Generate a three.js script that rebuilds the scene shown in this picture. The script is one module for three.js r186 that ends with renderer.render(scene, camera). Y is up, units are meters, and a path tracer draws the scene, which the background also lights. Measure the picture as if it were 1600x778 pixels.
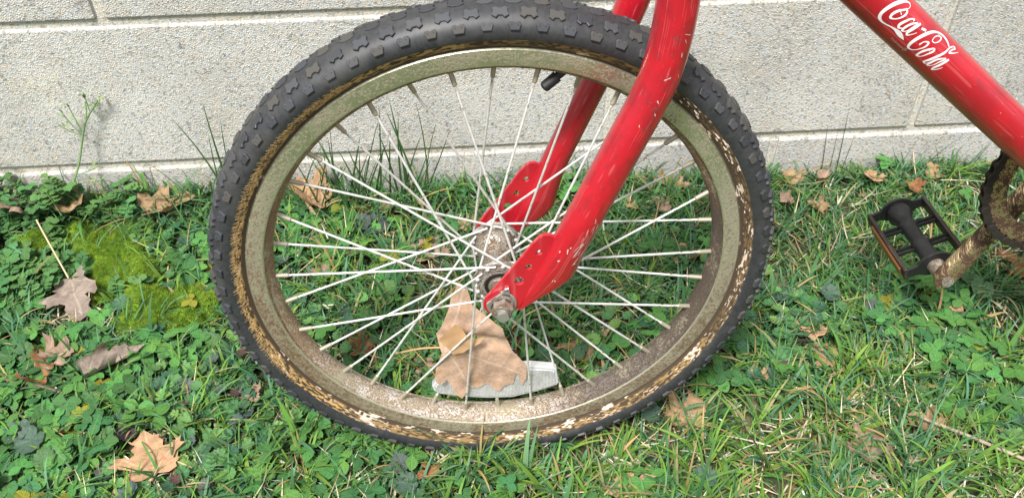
import * as THREE from 'three';
import { mergeGeometries, mergeVertices, toCreasedNormals } from 'three/addons/utils/BufferGeometryUtils.js';
import { RoundedBoxGeometry } from 'three/addons/geometries/RoundedBoxGeometry.js';
import { TessellateModifier } from 'three/addons/modifiers/TessellateModifier.js';
import { FontLoader } from 'three/addons/loaders/FontLoader.js';

// ------------------------------------------------------------------ camera
const scene = new THREE.Scene();
const camera = new THREE.PerspectiveCamera(30.833, 1024 / 497, 0.02, 200);
{
  const m = new THREE.Matrix4();
  m.makeBasis(new THREE.Vector3(0.997847, -0.008356, 0.065056), new THREE.Vector3(0.051118, 0.720548, -0.691519), new THREE.Vector3(-0.041098, 0.693355, 0.719423));
  camera.quaternion.setFromRotationMatrix(m);
  camera.position.set(-0.0187, 0.7876, 0.5339);
}
const renderer = new THREE.WebGLRenderer({ antialias: true });
renderer.setSize(1024, 497);
renderer.toneMapping = THREE.LinearToneMapping;
renderer.toneMappingExposure = 3.1;
renderer.shadowMap.enabled = true;

// ------------------------------------------------------------------ sky and sun: bright overcast
function rng(seed) { let a = seed >>> 0; return () => { a = (a + 0x6D2B79F5) | 0; let t = Math.imul(a ^ (a >>> 15), 1 | a); t = (t + Math.imul(t ^ (t >>> 7), 61 | t)) ^ t; return ((t ^ (t >>> 14)) >>> 0) / 4294967296; }; }
function hash2(x, y, s) { let h = Math.imul(x | 0, 374761393) + Math.imul(y | 0, 668265263) + Math.imul(s | 0, 2147483647); h = Math.imul(h ^ (h >>> 13), 1274126177); return ((h ^ (h >>> 16)) >>> 0) / 4294967296; }
// value noise that wraps with periods px, py
function vnoise(x, y, px = 1e6, py = 1e6, s = 0) {
  const xi = Math.floor(x), yi = Math.floor(y), fx = x - xi, fy = y - yi;
  const u = fx * fx * (3 - 2 * fx), v = fy * fy * (3 - 2 * fy), w = (a, p) => ((a % p) + p) % p;
  const x0 = w(xi, px), x1 = w(xi + 1, px), y0 = w(yi, py), y1 = w(yi + 1, py);
  const a = hash2(x0, y0, s), b = hash2(x1, y0, s), c = hash2(x0, y1, s), d = hash2(x1, y1, s);
  return a + (b - a) * u + (c - a) * v + (a - b - c + d) * u * v;
}
function fbm(x, y, oct = 4, px = 1e6, py = 1e6, s = 0) { let f = 0, a = 0.5, n = 0; for (let i = 0; i < oct; i++) { f += a * vnoise(x, y, px, py, s + i); n += a; x *= 2; y *= 2; px *= 2; py *= 2; a *= 0.5; } return f / n; }
const lerp = (a, b, t) => a + (b - a) * t, clamp = (x, a = 0, b = 1) => Math.min(b, Math.max(a, x)), sstep = (a, b, x) => { const t = clamp((x - a) / (b - a)); return t * t * (3 - 2 * t); };
{
  const W = 512, H = 256, d = new Float32Array(W * H * 4);
  for (let j = 0; j < H; j++) for (let i = 0; i < W; i++) {
    const el = (j + 0.5) / H * Math.PI - Math.PI / 2, s = Math.sin(el), k = (j * W + i) * 4;
    let L = (1 + 1.1 * Math.max(s, 0)) / 2.1;
    const n = fbm(i / W * 12, j / H * 8, 4, 12, 1e6, 7);
    L *= 0.85 + 0.3 * n;
    if (s < 0) L *= 0.25;
    d[k] = L * 0.97; d[k + 1] = L * 0.995; d[k + 2] = L * 1.04; d[k + 3] = 1;
  }
  const t = new THREE.DataTexture(d, W, H, THREE.RGBAFormat, THREE.FloatType);
  t.mapping = THREE.EquirectangularReflectionMapping; t.magFilter = THREE.LinearFilter; t.minFilter = THREE.LinearFilter; t.needsUpdate = true;
  scene.background = t; scene.environment = t;
  scene.backgroundIntensity = 0.44; scene.environmentIntensity = 0.44;
}
const sun = new THREE.DirectionalLight(new THREE.Color(1, 0.98, 0.95), 2.0);
sun.position.set(-0.9, 3.2, 1.5); sun.target.position.set(0, 0, -0.1);
sun.castShadow = true; sun.shadow.radius = 26; sun.shadow.mapSize.set(2048, 2048);
Object.assign(sun.shadow.camera, { left: -1.5, right: 1.5, top: 1.5, bottom: -1.5, near: 0.1, far: 8 });
scene.add(sun, sun.target);

// ------------------------------------------------------------------ helpers
const V3 = (x, y, z) => new THREE.Vector3(x, y, z), V2 = (x, y) => new THREE.Vector2(x, y);
const lin = (r, g, b) => new THREE.Color().setRGB(r, g, b);
const names = {};
function numbered(n) { const k = names[n] = (names[n] ?? -1) + 1; return k ? `${n}_${String(k).padStart(3, '0')}` : n; }
function mesh(name, geo, mat, parent) { const m = new THREE.Mesh(geo, mat); m.name = name; m.castShadow = m.receiveShadow = true; parent.add(m); return m; }
function tag(o, label, category, group) { o.name = numbered(o.name); Object.assign(o.userData, { label, category }); if (group) o.userData.group = group; return o; }
function thing(name, label, category, group, pos = [0, 0, 0], turn = 0) { const g = new THREE.Group(); g.name = name; g.position.set(...pos); g.rotation.y = turn; scene.add(g); return tag(g, label, category, group); }
function dataTex(W, H, fn, srgb = true) {
  const d = new Uint8Array(W * H * 4), o = [0, 0, 0];
  const enc = srgb ? (x) => { x = clamp(x); return 255 * (x <= 0.0031308 ? 12.92 * x : 1.055 * Math.pow(x, 1 / 2.4) - 0.055); } : (x) => 255 * clamp(x);
  for (let j = 0; j < H; j++) for (let i = 0; i < W; i++) { const r = fn((i + 0.5) / W, (j + 0.5) / H, o) ?? o, k = (j * W + i) * 4; d[k] = enc(r[0]); d[k + 1] = enc(r[1]); d[k + 2] = enc(r[2]); d[k + 3] = 255; }
  const t = new THREE.DataTexture(d, W, H, THREE.RGBAFormat); t.wrapS = t.wrapT = THREE.RepeatWrapping; t.magFilter = THREE.LinearFilter; t.minFilter = THREE.LinearMipmapLinearFilter; t.generateMipmaps = true; t.colorSpace = srgb ? THREE.SRGBColorSpace : THREE.NoColorSpace; t.needsUpdate = true; return t;
}
function std(o) { return new THREE.MeshStandardMaterial({ side: THREE.DoubleSide, ...o }); }
function phy(o) { return new THREE.MeshPhysicalMaterial({ side: THREE.DoubleSide, ...o }); }
// surface of revolution round z; profile [[r, z], ...], u = turn, v = share of the profile's length
function revolve(profile, seg = 160, crease = 0.7) {
  const n = profile.length, len = [0]; for (let j = 1; j < n; j++) len.push(len[j - 1] + Math.hypot(profile[j][0] - profile[j - 1][0], profile[j][1] - profile[j - 1][1]));
  const pos = [], nor = [], uv = [], idx = [], L = len[n - 1];
  const sn = []; for (let j = 0; j < n - 1; j++) { const dr = profile[j + 1][0] - profile[j][0], dz = profile[j + 1][1] - profile[j][1], l = Math.hypot(dr, dz) || 1; sn.push([dz / l, -dr / l]); }
  const rows = []; // [j, normal]
  for (let j = 0; j < n - 1; j++) {
    const smooth = (a, b) => a[0] * b[0] + a[1] * b[1] > crease, avg = (a, b) => { const x = a[0] + b[0], y = a[1] + b[1], l = Math.hypot(x, y) || 1; return [x / l, y / l]; };
    const na = j > 0 && smooth(sn[j - 1], sn[j]) ? avg(sn[j - 1], sn[j]) : sn[j], nb = j < n - 2 && smooth(sn[j], sn[j + 1]) ? avg(sn[j], sn[j + 1]) : sn[j];
    rows.push([j, na], [j + 1, nb]);
  }
  for (const [j, nn] of rows) for (let i = 0; i <= seg; i++) { const a = i / seg * Math.PI * 2, c = Math.cos(a), s = Math.sin(a); pos.push(profile[j][0] * c, profile[j][0] * s, profile[j][1]); nor.push(nn[0] * c, nn[0] * s, nn[1]); uv.push(i / seg, len[j] / L); }
  for (let r = 0; r < rows.length; r += 2) for (let i = 0; i < seg; i++) { const a = r * (seg + 1) + i, b = a + seg + 1; idx.push(a, a + 1, b, b, a + 1, b + 1); }
  const g = new THREE.BufferGeometry(); g.setAttribute('position', new THREE.Float32BufferAttribute(pos, 3)); g.setAttribute('normal', new THREE.Float32BufferAttribute(nor, 3)); g.setAttribute('uv', new THREE.Float32BufferAttribute(uv, 2)); g.setIndex(idx); return g;
}
// rod between two points
function rod(a, b, r0, r1 = r0, seg = 8, open = false) { const d = b.clone().sub(a), g = new THREE.CylinderGeometry(r1, r0, d.length(), seg, 1, open); g.applyQuaternion(new THREE.Quaternion().setFromUnitVectors(V3(0, 1, 0), d.clone().normalize())); const m = a.clone().add(b).multiplyScalar(0.5); g.translate(m.x, m.y, m.z); return g; }
// loft of rings (array of arrays of Vector3, all the same count), closed rings, optional caps
function loft(rings, capA = true, capB = true, vlen = null) {
  const n = rings[0].length, pos = [], uv = [], idx = [];
  rings.forEach((R, k) => { for (let i = 0; i <= n; i++) { const p = R[i % n]; pos.push(p.x, p.y, p.z); uv.push(i / n, vlen ? vlen[k] : k / (rings.length - 1)); } });
  for (let k = 0; k < rings.length - 1; k++) for (let i = 0; i < n; i++) { const a = k * (n + 1) + i, b = a + n + 1; idx.push(a, a + 1, b, b, a + 1, b + 1); }
  const cap = (k, flip) => { const c = V3(0, 0, 0); rings[k].forEach(p => c.add(p)); c.divideScalar(n); const s = pos.length / 3; rings[k].forEach((p, i) => { pos.push(p.x, p.y, p.z); uv.push(i / n, k ? 1 : 0); }); pos.push(c.x, c.y, c.z); uv.push(0.5, k ? 1 : 0); for (let i = 0; i < n; i++) { const a = s + i, b = s + (i + 1) % n; flip ? idx.push(b, a, s + n) : idx.push(a, b, s + n); } };
  if (capA) cap(0, true); if (capB) cap(rings.length - 1, false);
  const g = new THREE.BufferGeometry(); g.setAttribute('position', new THREE.Float32BufferAttribute(pos, 3)); g.setAttribute('uv', new THREE.Float32BufferAttribute(uv, 2)); g.setIndex(idx); g.computeVertexNormals();
  // weld normals over the seam
  const N = g.attributes.normal; for (let k = 0; k < rings.length; k++) { const a = k * (n + 1), b = a + n, v = V3(N.getX(a) + N.getX(b), N.getY(a) + N.getY(b), N.getZ(a) + N.getZ(b)).normalize(); N.setXYZ(a, v.x, v.y, v.z); N.setXYZ(b, v.x, v.y, v.z); }
  return g;
}
const merge = (a) => mergeGeometries(a.map(g => { const h = g.index ? g.toNonIndexed() : g; for (const k of Object.keys(h.attributes)) if (!['position', 'normal', 'uv'].includes(k)) h.deleteAttribute(k); return h; }));
function poly(points, holes = []) { const s = new THREE.Shape(points.map(p => V2(p[0], p[1]))); for (const [x, y, r] of holes) { const h = new THREE.Path(); h.absarc(x, y, r, 0, Math.PI * 2, true); s.holes.push(h); } return s; }
function extrude(shape, depth, bevel = 0.0005, seg = 8, bs = 1) { return new THREE.ExtrudeGeometry(shape, { depth: depth - 2 * bevel, bevelEnabled: bevel > 0, bevelSize: bevel, bevelThickness: bevel, bevelOffset: -bevel, bevelSegments: bs, curveSegments: seg }).translate(0, 0, bevel); }

// ------------------------------------------------------------------ the setting: ground
const GH = (x, z) => 0.012 * (fbm(x * 5 + 40, z * 5 + 40, 3, 1e6, 1e6, 3) - 0.5) + 0.006 * (fbm(x * 30 + 9, z * 30 + 4, 2, 1e6, 1e6, 5) - 0.5);
{
  const N = 260, pos = [], uv = [], idx = [], warp = (u) => Math.sign(u) * (0.9 * Math.abs(u) + 34 * Math.pow(Math.abs(u), 7));
  for (let j = 0; j <= N; j++) for (let i = 0; i <= N; i++) { const x = warp(i / N * 2 - 1), z = warp(j / N * 2 - 1) - 0.1; pos.push(x, GH(x, z), z); uv.push(x / 0.6, z / 0.6); }
  for (let j = 0; j < N; j++) for (let i = 0; i < N; i++) { const a = j * (N + 1) + i, b = a + N + 1; idx.push(a, b, a + 1, b, b + 1, a + 1); }
  const g = new THREE.BufferGeometry(); g.setAttribute('position', new THREE.Float32BufferAttribute(pos, 3)); g.setAttribute('uv', new THREE.Float32BufferAttribute(uv, 2)); g.setIndex(idx); g.computeVertexNormals();
  const soil = dataTex(512, 512, (u, v, o) => {
    const a = fbm(u * 12, v * 12, 4, 12, 12, 11), b = vnoise(u * 180, v * 180, 180, 180, 21), c = fbm(u * 60 + 3, v * 20, 2, 60, 20, 31), f = 0.6 + 0.8 * b;
    const gr = sstep(0.45, 0.62, a), st = sstep(0.62, 0.75, c);
    o[0] = lerp(lerp(0.050, 0.034, gr), 0.17, st * 0.6) * f; o[1] = lerp(lerp(0.036, 0.052, gr), 0.13, st * 0.6) * f; o[2] = lerp(lerp(0.020, 0.016, gr), 0.07, st * 0.6) * f;
  });
  const bump = dataTex(512, 512, (u, v, o) => { o[0] = o[1] = o[2] = 0.5 * vnoise(u * 120, v * 120, 120, 120, 41) + 0.5 * fbm(u * 30, v * 30, 3, 30, 30, 51); }, false);
  const m = new THREE.Mesh(g, std({ map: soil, bumpMap: bump, bumpScale: 0.006, roughness: 0.95 })); m.name = 'ground'; m.userData.kind = 'structure'; m.receiveShadow = true; m.castShadow = true; scene.add(m);
}

// ------------------------------------------------------------------ the concrete block wall
{
  const WZ = -0.4061, S = 1024, cells = 250; // 0.5 m of wall: grains of about 2.6 mm
  const px = new Float32Array(cells * cells), py = new Float32Array(cells * cells), br = new Float32Array(cells * cells), R = rng(77);
  for (let i = 0; i < cells * cells; i++) { px[i] = R(); py[i] = R(); br[i] = R(); }
  const hgt = new Float32Array(S * S), id = new Int32Array(S * S), edge = new Float32Array(S * S);
  for (let j = 0; j < S; j++) for (let i = 0; i < S; i++) {
    const x = (i + 0.5) / S * cells, y = (j + 0.5) / S * cells, xi = Math.floor(x), yi = Math.floor(y); let d1 = 9, d2 = 9, c1 = 0;
    for (let b = -1; b <= 1; b++) for (let a = -1; a <= 1; a++) { const cx = (xi + a + cells) % cells, cy = (yi + b + cells) % cells, c = cy * cells + cx, dx = xi + a + px[c] - x, dy = yi + b + py[c] - y, d = dx * dx + dy * dy; if (d < d1) { d2 = d1; d1 = d; c1 = c; } else if (d < d2) d2 = d; }
    const k = j * S + i; id[k] = c1; edge[k] = Math.sqrt(d2) - Math.sqrt(d1); hgt[k] = clamp(edge[k] * 1.2) * (0.35 + 0.65 * br[c1]);
  }
  const grain = (u, v) => { const i = Math.min(S - 1, Math.floor(u * S)), j = Math.min(S - 1, Math.floor(v * S)); return j * S + i; };
  const map = dataTex(S, S, (u, v, o) => {
    const k = grain(u, v), c = id[k], r = br[c], h = hash2(c, 3, 9), n = fbm(u * 6, v * 6, 4, 6, 6, 61), w = fbm(u * 22, v * 22, 3, 22, 22, 67), pit = fbm(u * 90, v * 90, 2, 90, 90, 71);
    let L = 0.565 + 0.16 * (n - 0.5) + 0.11 * (w - 0.5) + 0.15 * (r - 0.5);
    if (r < 0.075) L *= 0.68; if (r > 0.94) L = 0.72;
    L *= lerp(0.76, 1, sstep(0.0, 0.3, edge[k])); L *= 1 - 0.34 * sstep(0.72, 0.82, pit);
    let wr = 1.02, wg = 0.99, wb = 0.92; if (h > 0.9) { wr = 1.12; wg = 0.95; wb = 0.76; } else if (h < 0.14) { wr = 0.95; wg = 0.99; wb = 1.0; }
    const tan = sstep(0.55, 0.75, fbm(u * 9 + 5, v * 9, 3, 9, 9, 73)); wb *= 1 - 0.06 * tan; wg *= 1 - 0.015 * tan;
    o[0] = L * wr; o[1] = L * wg; o[2] = L * wb;
  });
  const bmp = dataTex(S, S, (u, v, o) => { const k = grain(u, v); o[0] = o[1] = o[2] = 0.75 * hgt[k] + 0.25 * vnoise(u * 400, v * 400, 400, 400, 81); }, false);
  const mats = [[1, 1, 1], [0.97, 0.97, 0.985], [1.0, 0.985, 0.955], [0.94, 0.94, 0.94]].map(c => std({ map, bumpMap: bmp, bumpScale: 0.0016, roughness: 0.95, color: lin(...c) }));
  const wall = thing('block_wall', 'pale grey concrete block wall behind the bicycle', 'wall', null, [0, 0, WZ]);
  const L = 0.4064, Hh = 0.2032, joint = 0.0095, y0 = 0.0645;
  const variants = [];
  for (let k = 0; k < 6; k++) {
    const g = new RoundedBoxGeometry((k === 5 ? 2 * L : L) - joint, Hh - joint, 0.19, 2, 0.0035), P = g.attributes.position, Nn = g.attributes.normal, UV = g.attributes.uv, ou = hash2(k, 1, 5), ov = hash2(k, 2, 5);
    for (let i = 0; i < P.count; i++) { const ax = Math.abs(Nn.getX(i)), ay = Math.abs(Nn.getY(i)), az = Math.abs(Nn.getZ(i)); const u = ax > ay && ax > az ? P.getZ(i) : P.getX(i), v = ay > ax && ay > az ? P.getZ(i) : P.getY(i); UV.setXY(i, u / 0.5 + ou, v / 0.5 + ov); }
    g.translate(0, 0, -0.095); variants.push(g);
  }
  const R2 = rng(5), longBlock = variants[5];
  for (let row = -1; row < 6; row++) {
    const off = row % 2 === 0 ? 0.1611 : -0.0201; // running bond
    for (let c = -5; c < 5; c++) {
      if (row === 0 && c === -2) continue; // a double-length lintel unit lies here
      const b = mesh('block', row === 0 && c === -1 ? longBlock : variants[Math.floor(R2() * 5)], mats[Math.floor(R2() * 4)], wall);
      b.position.set(off + (row === 0 && c === -1 ? -1 : c + 0.5) * L + (R2() - 0.5) * 0.001, y0 + (row + 0.5) * Hh, (R2() - 0.5) * 0.0018 + (row === -1 ? 0.0015 : 0)); b.rotation.z = (R2() - 0.5) * 0.002;
    }
  }
  const mm = std({ map, bumpMap: bmp, bumpScale: 0.0010, roughness: 0.95, color: lin(1.04, 1.02, 0.96) });
  // mortar: one bed per course and one upright joint per block, a little behind the block faces
  const bed = new THREE.BoxGeometry(10.2 * L, joint + 0.004, 0.17, 60, 1, 1), perp = new THREE.BoxGeometry(joint + 0.004, Hh - joint - 0.005, 0.168);
  for (const g of [bed, perp]) { const P = g.attributes.position, UV = g.attributes.uv; for (let i = 0; i < P.count; i++) UV.setXY(i, P.getX(i) / 0.5, P.getY(i) / 0.5 + P.getZ(i) / 0.5); g.translate(0, 0, -0.085); }
  for (let row = -1; row < 7; row++) {
    const bm = mesh('mortar_bed', bed, mm, wall); bm.position.set(0, y0 + row * Hh, -0.0032);
    if (row < 6) { const off = row % 2 === 0 ? 0.1611 : -0.0201; for (let c = -4; c < 5; c++) { if (row === 0 && c === -1) continue; const flush = row === -1 || (row === 0 && c === 0); const p = mesh('mortar_joint', perp, mm, wall); p.position.set(off + c * L, y0 + (row + 0.5) * Hh, flush ? (row === -1 ? 0.0012 : 0.0002) : -0.0024 - 0.001 * R2()); } }
  }
}

// ------------------------------------------------------------------ the bicycle (its own frame: wheel axle = origin, x to the rear, z to the viewer's side)
const bike = thing('bicycle', 'red bicycle with rusty rims and knobby black tyre leaning towards the block wall', 'bicycle');
{
  const m = new THREE.Matrix4().makeBasis(V3(0.999674, 0, -0.025515), V3(-0.002107, 0.996583, -0.082565), V3(0.025428, 0.082592, 0.996259));
  bike.quaternion.setFromRotationMatrix(m); bike.position.set(-0.0005, 0.2389, -0.0201);
}
const TAU = Math.PI * 2, deg = Math.PI / 180;
// ---- materials
const paintTex = dataTex(512, 512, (u, v, o) => {
  const n = fbm(u * 8, v * 24, 4, 8, 24, 101), sp = vnoise(u * 160, v * 320, 160, 320, 103), chip = sp > 0.975 ? 1 : 0, fade = 0.92 + 0.40 * (n - 0.5), scr = sstep(0.80, 0.86, vnoise(u * 190, v * 9, 190, 9, 105) * 0.75 + vnoise(u * 40, v * 30, 40, 30, 107) * 0.35) * 0.28, gr = sstep(0.60, 0.72, fbm(u * 14 + 3, v * 30, 3, 14, 30, 109)) * 0.35;
  o[0] = lerp(lerp(0.46 * fade, 0.60, Math.max(chip, scr)), 0.20, gr); o[1] = lerp(lerp(0.008, 0.26, Math.max(chip, scr * 0.7)), 0.012, gr); o[2] = lerp(lerp(0.020, 0.24, Math.max(chip, scr * 0.7)), 0.020, gr);
});
const red = phy({ map: paintTex, roughness: 0.36, clearcoat: 1.0, clearcoatRoughness: 0.22, specularIntensity: 0.7 });
const chipMat = std({ color: lin(0.62, 0.45, 0.42), roughness: 0.7 }), darkChip = std({ color: lin(0.16, 0.06, 0.05), roughness: 0.8 });
const rubberTex = dataTex(2048, 64, (u, v, o) => { const n = fbm(u * 60, v * 4, 4, 60, 1e6, 111), s = vnoise(u * 900, v * 30, 900, 1e6, 113), d = clamp(sstep(0.50, 0.72, n) * 0.8 + 0.25 * s); const b = 0.025 + 0.012 * s; o[0] = lerp(b, 0.11, d * 0.32); o[1] = lerp(b * 1.03, 0.105, d * 0.32); o[2] = lerp(b * 1.12, 0.098, d * 0.32); });
const rubber = std({ map: rubberTex, roughness: 0.52 }), knobMat = std({ color: lin(0.046, 0.048, 0.055), roughness: 0.55 });
const spokeTex = dataTex(16, 256, (u, v, o) => { const n = fbm(u * 3, v * 40, 3, 3, 40, 121); const L = 0.70 + 0.3 * (n - 0.5), r = sstep(0.70, 0.82, n); o[0] = lerp(L, 0.3, r); o[1] = lerp(L * 0.99, 0.2, r); o[2] = lerp(L * 0.95, 0.11, r); });
const spokeMat = std({ map: spokeTex, metalness: 0.3, roughness: 0.38 }), nippleMat = std({ color: lin(0.42, 0.38, 0.29), metalness: 0.5, roughness: 0.55 });
const steelRust = dataTex(256, 256, (u, v, o) => { const n = fbm(u * 10, v * 10, 5, 10, 10, 131), s = vnoise(u * 100, v * 100, 100, 100, 133), t = sstep(0.40, 0.60, n * 0.5 + s * 0.5); o[0] = lerp(0.60, 0.13, t); o[1] = lerp(0.57, 0.078, t); o[2] = lerp(0.50, 0.045, t); });
const steelMR = dataTex(256, 256, (u, v, o) => { const n = fbm(u * 10, v * 10, 5, 10, 10, 131), s = vnoise(u * 100, v * 100, 100, 100, 133), t = sstep(0.40, 0.60, n * 0.5 + s * 0.5); o[0] = 0; o[1] = lerp(0.35, 0.9, t); o[2] = lerp(0.9, 0.1, t); }, false);
const hubMat = std({ map: steelRust, roughnessMap: steelMR, metalnessMap: steelMR, roughness: 1, metalness: 1, bumpMap: steelRust, bumpScale: -0.0006 });
const greyMetal = std({ color: lin(0.45, 0.43, 0.39), metalness: 0.7, roughness: 0.45 });
const blackMetal = std({ color: lin(0.018, 0.018, 0.019), metalness: 0.2, roughness: 0.38, bumpMap: steelRust, bumpScale: 0.0003 });

// ---- tyre: black casing, tread blocks, perished tan sidewall
const tyreProf = [[0.2178, 0.0206], [0.2195, 0.0216], [0.2235, 0.0222], [0.2270, 0.0216], [0.2306, 0.0196], [0.2340, 0.0163], [0.2363, 0.0120], [0.2378, 0.0064], [0.2384, 0]];
const fullTyre = [...tyreProf, ...tyreProf.slice(0, -1).reverse().map(([r, z]) => [r, -z])];
const tyre = mesh('tyre', revolve([...fullTyre].reverse(), 220), rubber, bike);
function onTyre(s) { // s = distance from the crown along the front half of the casing -> r, z, outward normal (r, z)
  const P = [...tyreProf].reverse(), sg = Math.sign(s) || 1; let left = Math.abs(s);
  for (let j = 0; j < P.length - 1; j++) { const l = Math.hypot(P[j + 1][0] - P[j][0], P[j + 1][1] - P[j][1]); if (left <= l || j === P.length - 2) { const t = left / l, dr = (P[j + 1][0] - P[j][0]) / l, dz = (P[j + 1][1] - P[j][1]) / l; return { r: lerp(P[j][0], P[j + 1][0], t), z: sg * lerp(P[j][1], P[j + 1][1], t), nr: dz, nz: -sg * dr }; } left -= l; }
}
{
  const hexKnob = poly([[-0.0055, 0.0012], [-0.0045, 0.0036], [-0.0018, 0.0036], [-0.0008, 0.0026], [0.0008, 0.0026], [0.0018, 0.0036], [0.0045, 0.0036], [0.0055, 0.0012], [0.0038, -0.0036], [-0.0038, -0.0036]], [[-0.0027, 0.0008, 0.0009], [0.0027, 0.0008, 0.0009]]);
  const wingKnob = poly([[-0.0064, 0.0042], [-0.0036, 0.0052], [-0.0012, 0.0038], [0.0012, 0.0038], [0.0036, 0.0052], [0.0064, 0.0042], [0.0060, 0.0006], [0.0070, -0.0030], [0.0036, -0.0052], [0.0016, -0.0030], [-0.0016, -0.0030], [-0.0036, -0.0052], [-0.0070, -0.0030], [-0.0060, 0.0006]]);
  const midKnob = poly([[-0.0068, -0.0030], [-0.003, -0.0056], [0.003, -0.0056], [0.0068, -0.0030], [0.0050, 0], [0.0068, 0.0030], [0.003, 0.0056], [-0.003, 0.0056], [-0.0068, 0.0030], [-0.0050, 0]]);
  const gs = { side: extrude(hexKnob, 0.0042, 0.0005, 6), shoulder: extrude(wingKnob, 0.0042, 0.0006, 4), centre: extrude(midKnob, 0.0036, 0.0006, 4) };
  for (const g of Object.values(gs)) g.scale(0.86, 0.86, 0.66).translate(0, 0, -0.0008);
  const knobMats = [[0.046, 0.048, 0.055, 0.55], [0.036, 0.037, 0.042, 0.5], [0.062, 0.058, 0.052, 0.75], [0.056, 0.056, 0.060, 0.65]].map(c => std({ color: lin(c[0], c[1], c[2]), roughness: c[3], bumpMap: steelRust, bumpScale: 0.0004 }));
  const N = 74, place = (s, phi, jitter) => { const q = onTyre(s), c = Math.cos(phi), sn = Math.sin(phi), n = V3(q.nr * c, q.nr * sn, q.nz), t = V3(-sn, c, 0), y = t.clone().cross(n); if (s < 0) y.negate(); else t.negate(); const m = new THREE.Matrix4().makeBasis(t, y, n); m.setPosition(q.r * c, q.r * sn, q.z); return m; };
  const rows = [['side', 0.0243, 0.0], ['shoulder', 0.0146, 0.5], ['centre', 0, 0.0], ['shoulder', -0.0146, 0.5]], R = rng(12);
  for (const [kind, s, off] of rows) for (let k = 0; k < N; k++) { const phi = 85.72 * deg + (k + off) * TAU / N; const b = mesh('tread_block', gs[kind], knobMats[Math.floor(R() * 4)], tyre); b.applyMatrix4(place(s, phi)); const sc = 0.93 + 0.12 * R(); b.scale.multiplyScalar(sc); b.scale.z *= (0.75 + 0.4 * R()) * (kind === 'centre' || s < 0 ? 0.55 : 1); }
  const restMat = knobMats[0]; const rest = []; for (let k = 0; k < N; k++) rest.push(gs.side.clone().applyMatrix4(place(-0.0243, 85.72 * deg + k * TAU / N)));
  const rb = mesh('tread_blocks', merge(rest), knobMat, tyre); rb.userData.kind = 'stuff';
  // tan sidewall, perished: brown skin, gold cords, pale crust
  const crust = (u, v) => { const a = u * 360; const n = fbm(u * 90, v * 3, 3, 90, 1e6, 141), f = vnoise(u * 420, v * 14, 420, 1e6, 143); // how much pale crust: bottom and right side
    const bot = Math.max(sstep(190, 235, a) * (1 - sstep(330, 352, a)), 0), rgt = a < 60 || a > 335 ? 1 : 0; return { n, f, bot, rgt, a }; };
  const side = dataTex(2048, 32, (u, v, o) => {
    const { n, f, bot, rgt, a } = crust(u, v); const left = a > 95 && a < 225 ? 1 : 0, band = 1 - Math.abs(v - 0.5) * 1.1;
    const gold = sstep(0.38, 0.56, f * 0.6 + n * 0.4) * (1 - sstep(0.5, 0.66, v)) * (left ? 1 : rgt ? 0.22 : 0.5), pale = sstep(lerp(0.72, 0.645, Math.max(bot, rgt * 0.9)), lerp(0.76, 0.68, Math.max(bot, rgt)), n * 0.75 + f * 0.25);
    let r = lerp(0.055, 0.46, gold), g = lerp(0.036, 0.29, gold), b = lerp(0.020, 0.105, gold);
    r = lerp(r, 0.62, pale); g = lerp(g, 0.50, pale); b = lerp(b, 0.40, pale); o[0] = r; o[1] = g; o[2] = b;
  });
  const sideMat = std({ map: side, roughness: 0.9, bumpMap: side, bumpScale: 0.0012 });
  for (const s of [1, -1]) { const pr = [[0.2070, 0.0120], [0.2095, 0.0142], [0.2125, 0.0166], [0.2155, 0.0190], [0.2183, 0.0205]]; mesh('sidewall', revolve((s > 0 ? pr.reverse() : pr).map(([r, z]) => [r, z * s]), 220), sideMat, tyre); }
  // loose cords and crust flakes on the visible sidewall
  const cordG = new THREE.CylinderGeometry(0.00007, 0.00010, 0.0040, 4), flakeG = extrude(poly([[-0.5, -0.3], [-0.1, -0.5], [0.4, -0.35], [0.5, 0.1], [0.2, 0.5], [-0.3, 0.4]]), 0.25, 0.05, 1);
  const cords = [], fl = [], o3 = new THREE.Object3D();
  for (let k = 0; k < 1100; k++) { const a = (118 + R() * 92) * deg, t = 0.45 + 0.55 * R(), r = lerp(0.2095, 0.2185, t), z = lerp(0.0142, 0.0208, t) + 0.0006; o3.position.set(r * Math.cos(a), r * Math.sin(a), z); o3.rotation.set(0, 0, 0); o3.rotation.z = a - Math.PI / 2 + (R() - 0.5) * 0.45 + 0.35; o3.rotation.x = 0.45 + (R() - 0.5) * 0.3; o3.rotation.order = 'ZXY'; o3.scale.set(1, 0.5 + R() * 0.7, 1); o3.updateMatrix(); cords.push(o3.matrix.clone()); }
  for (let k = 0; k < 290; k++) { const bottom = R() < 0.55; const a = (bottom ? 215 + R() * 100 : -35 + R() * 85) * deg; if (fbm(a * 14 + 50, 3.3, 2, 1e6, 1e6, 151) < (bottom ? 0.48 : 0.42)) continue; const t = 0.2 + 0.75 * R(), r = lerp(0.2095, 0.2183, t), z = lerp(0.0142, 0.0205, t); o3.position.set(r * Math.cos(a), r * Math.sin(a), z); o3.rotation.order = 'ZYX'; o3.rotation.set((R() - 0.5) * 0.4, 0.65, a); const w = 0.0012 + 0.0028 * R(); o3.scale.set(w * 0.8, w * (0.8 + R()), 0.0022); o3.updateMatrix(); fl.push(o3.matrix.clone()); }
  const inst = (name, g, m, list, cols) => { const im = new THREE.InstancedMesh(g, m, list.length); list.forEach((x, i) => { im.setMatrixAt(i, x); im.setColorAt(i, cols()); }); im.name = name; im.userData.kind = 'stuff'; im.castShadow = im.receiveShadow = true; tyre.add(im); };
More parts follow.
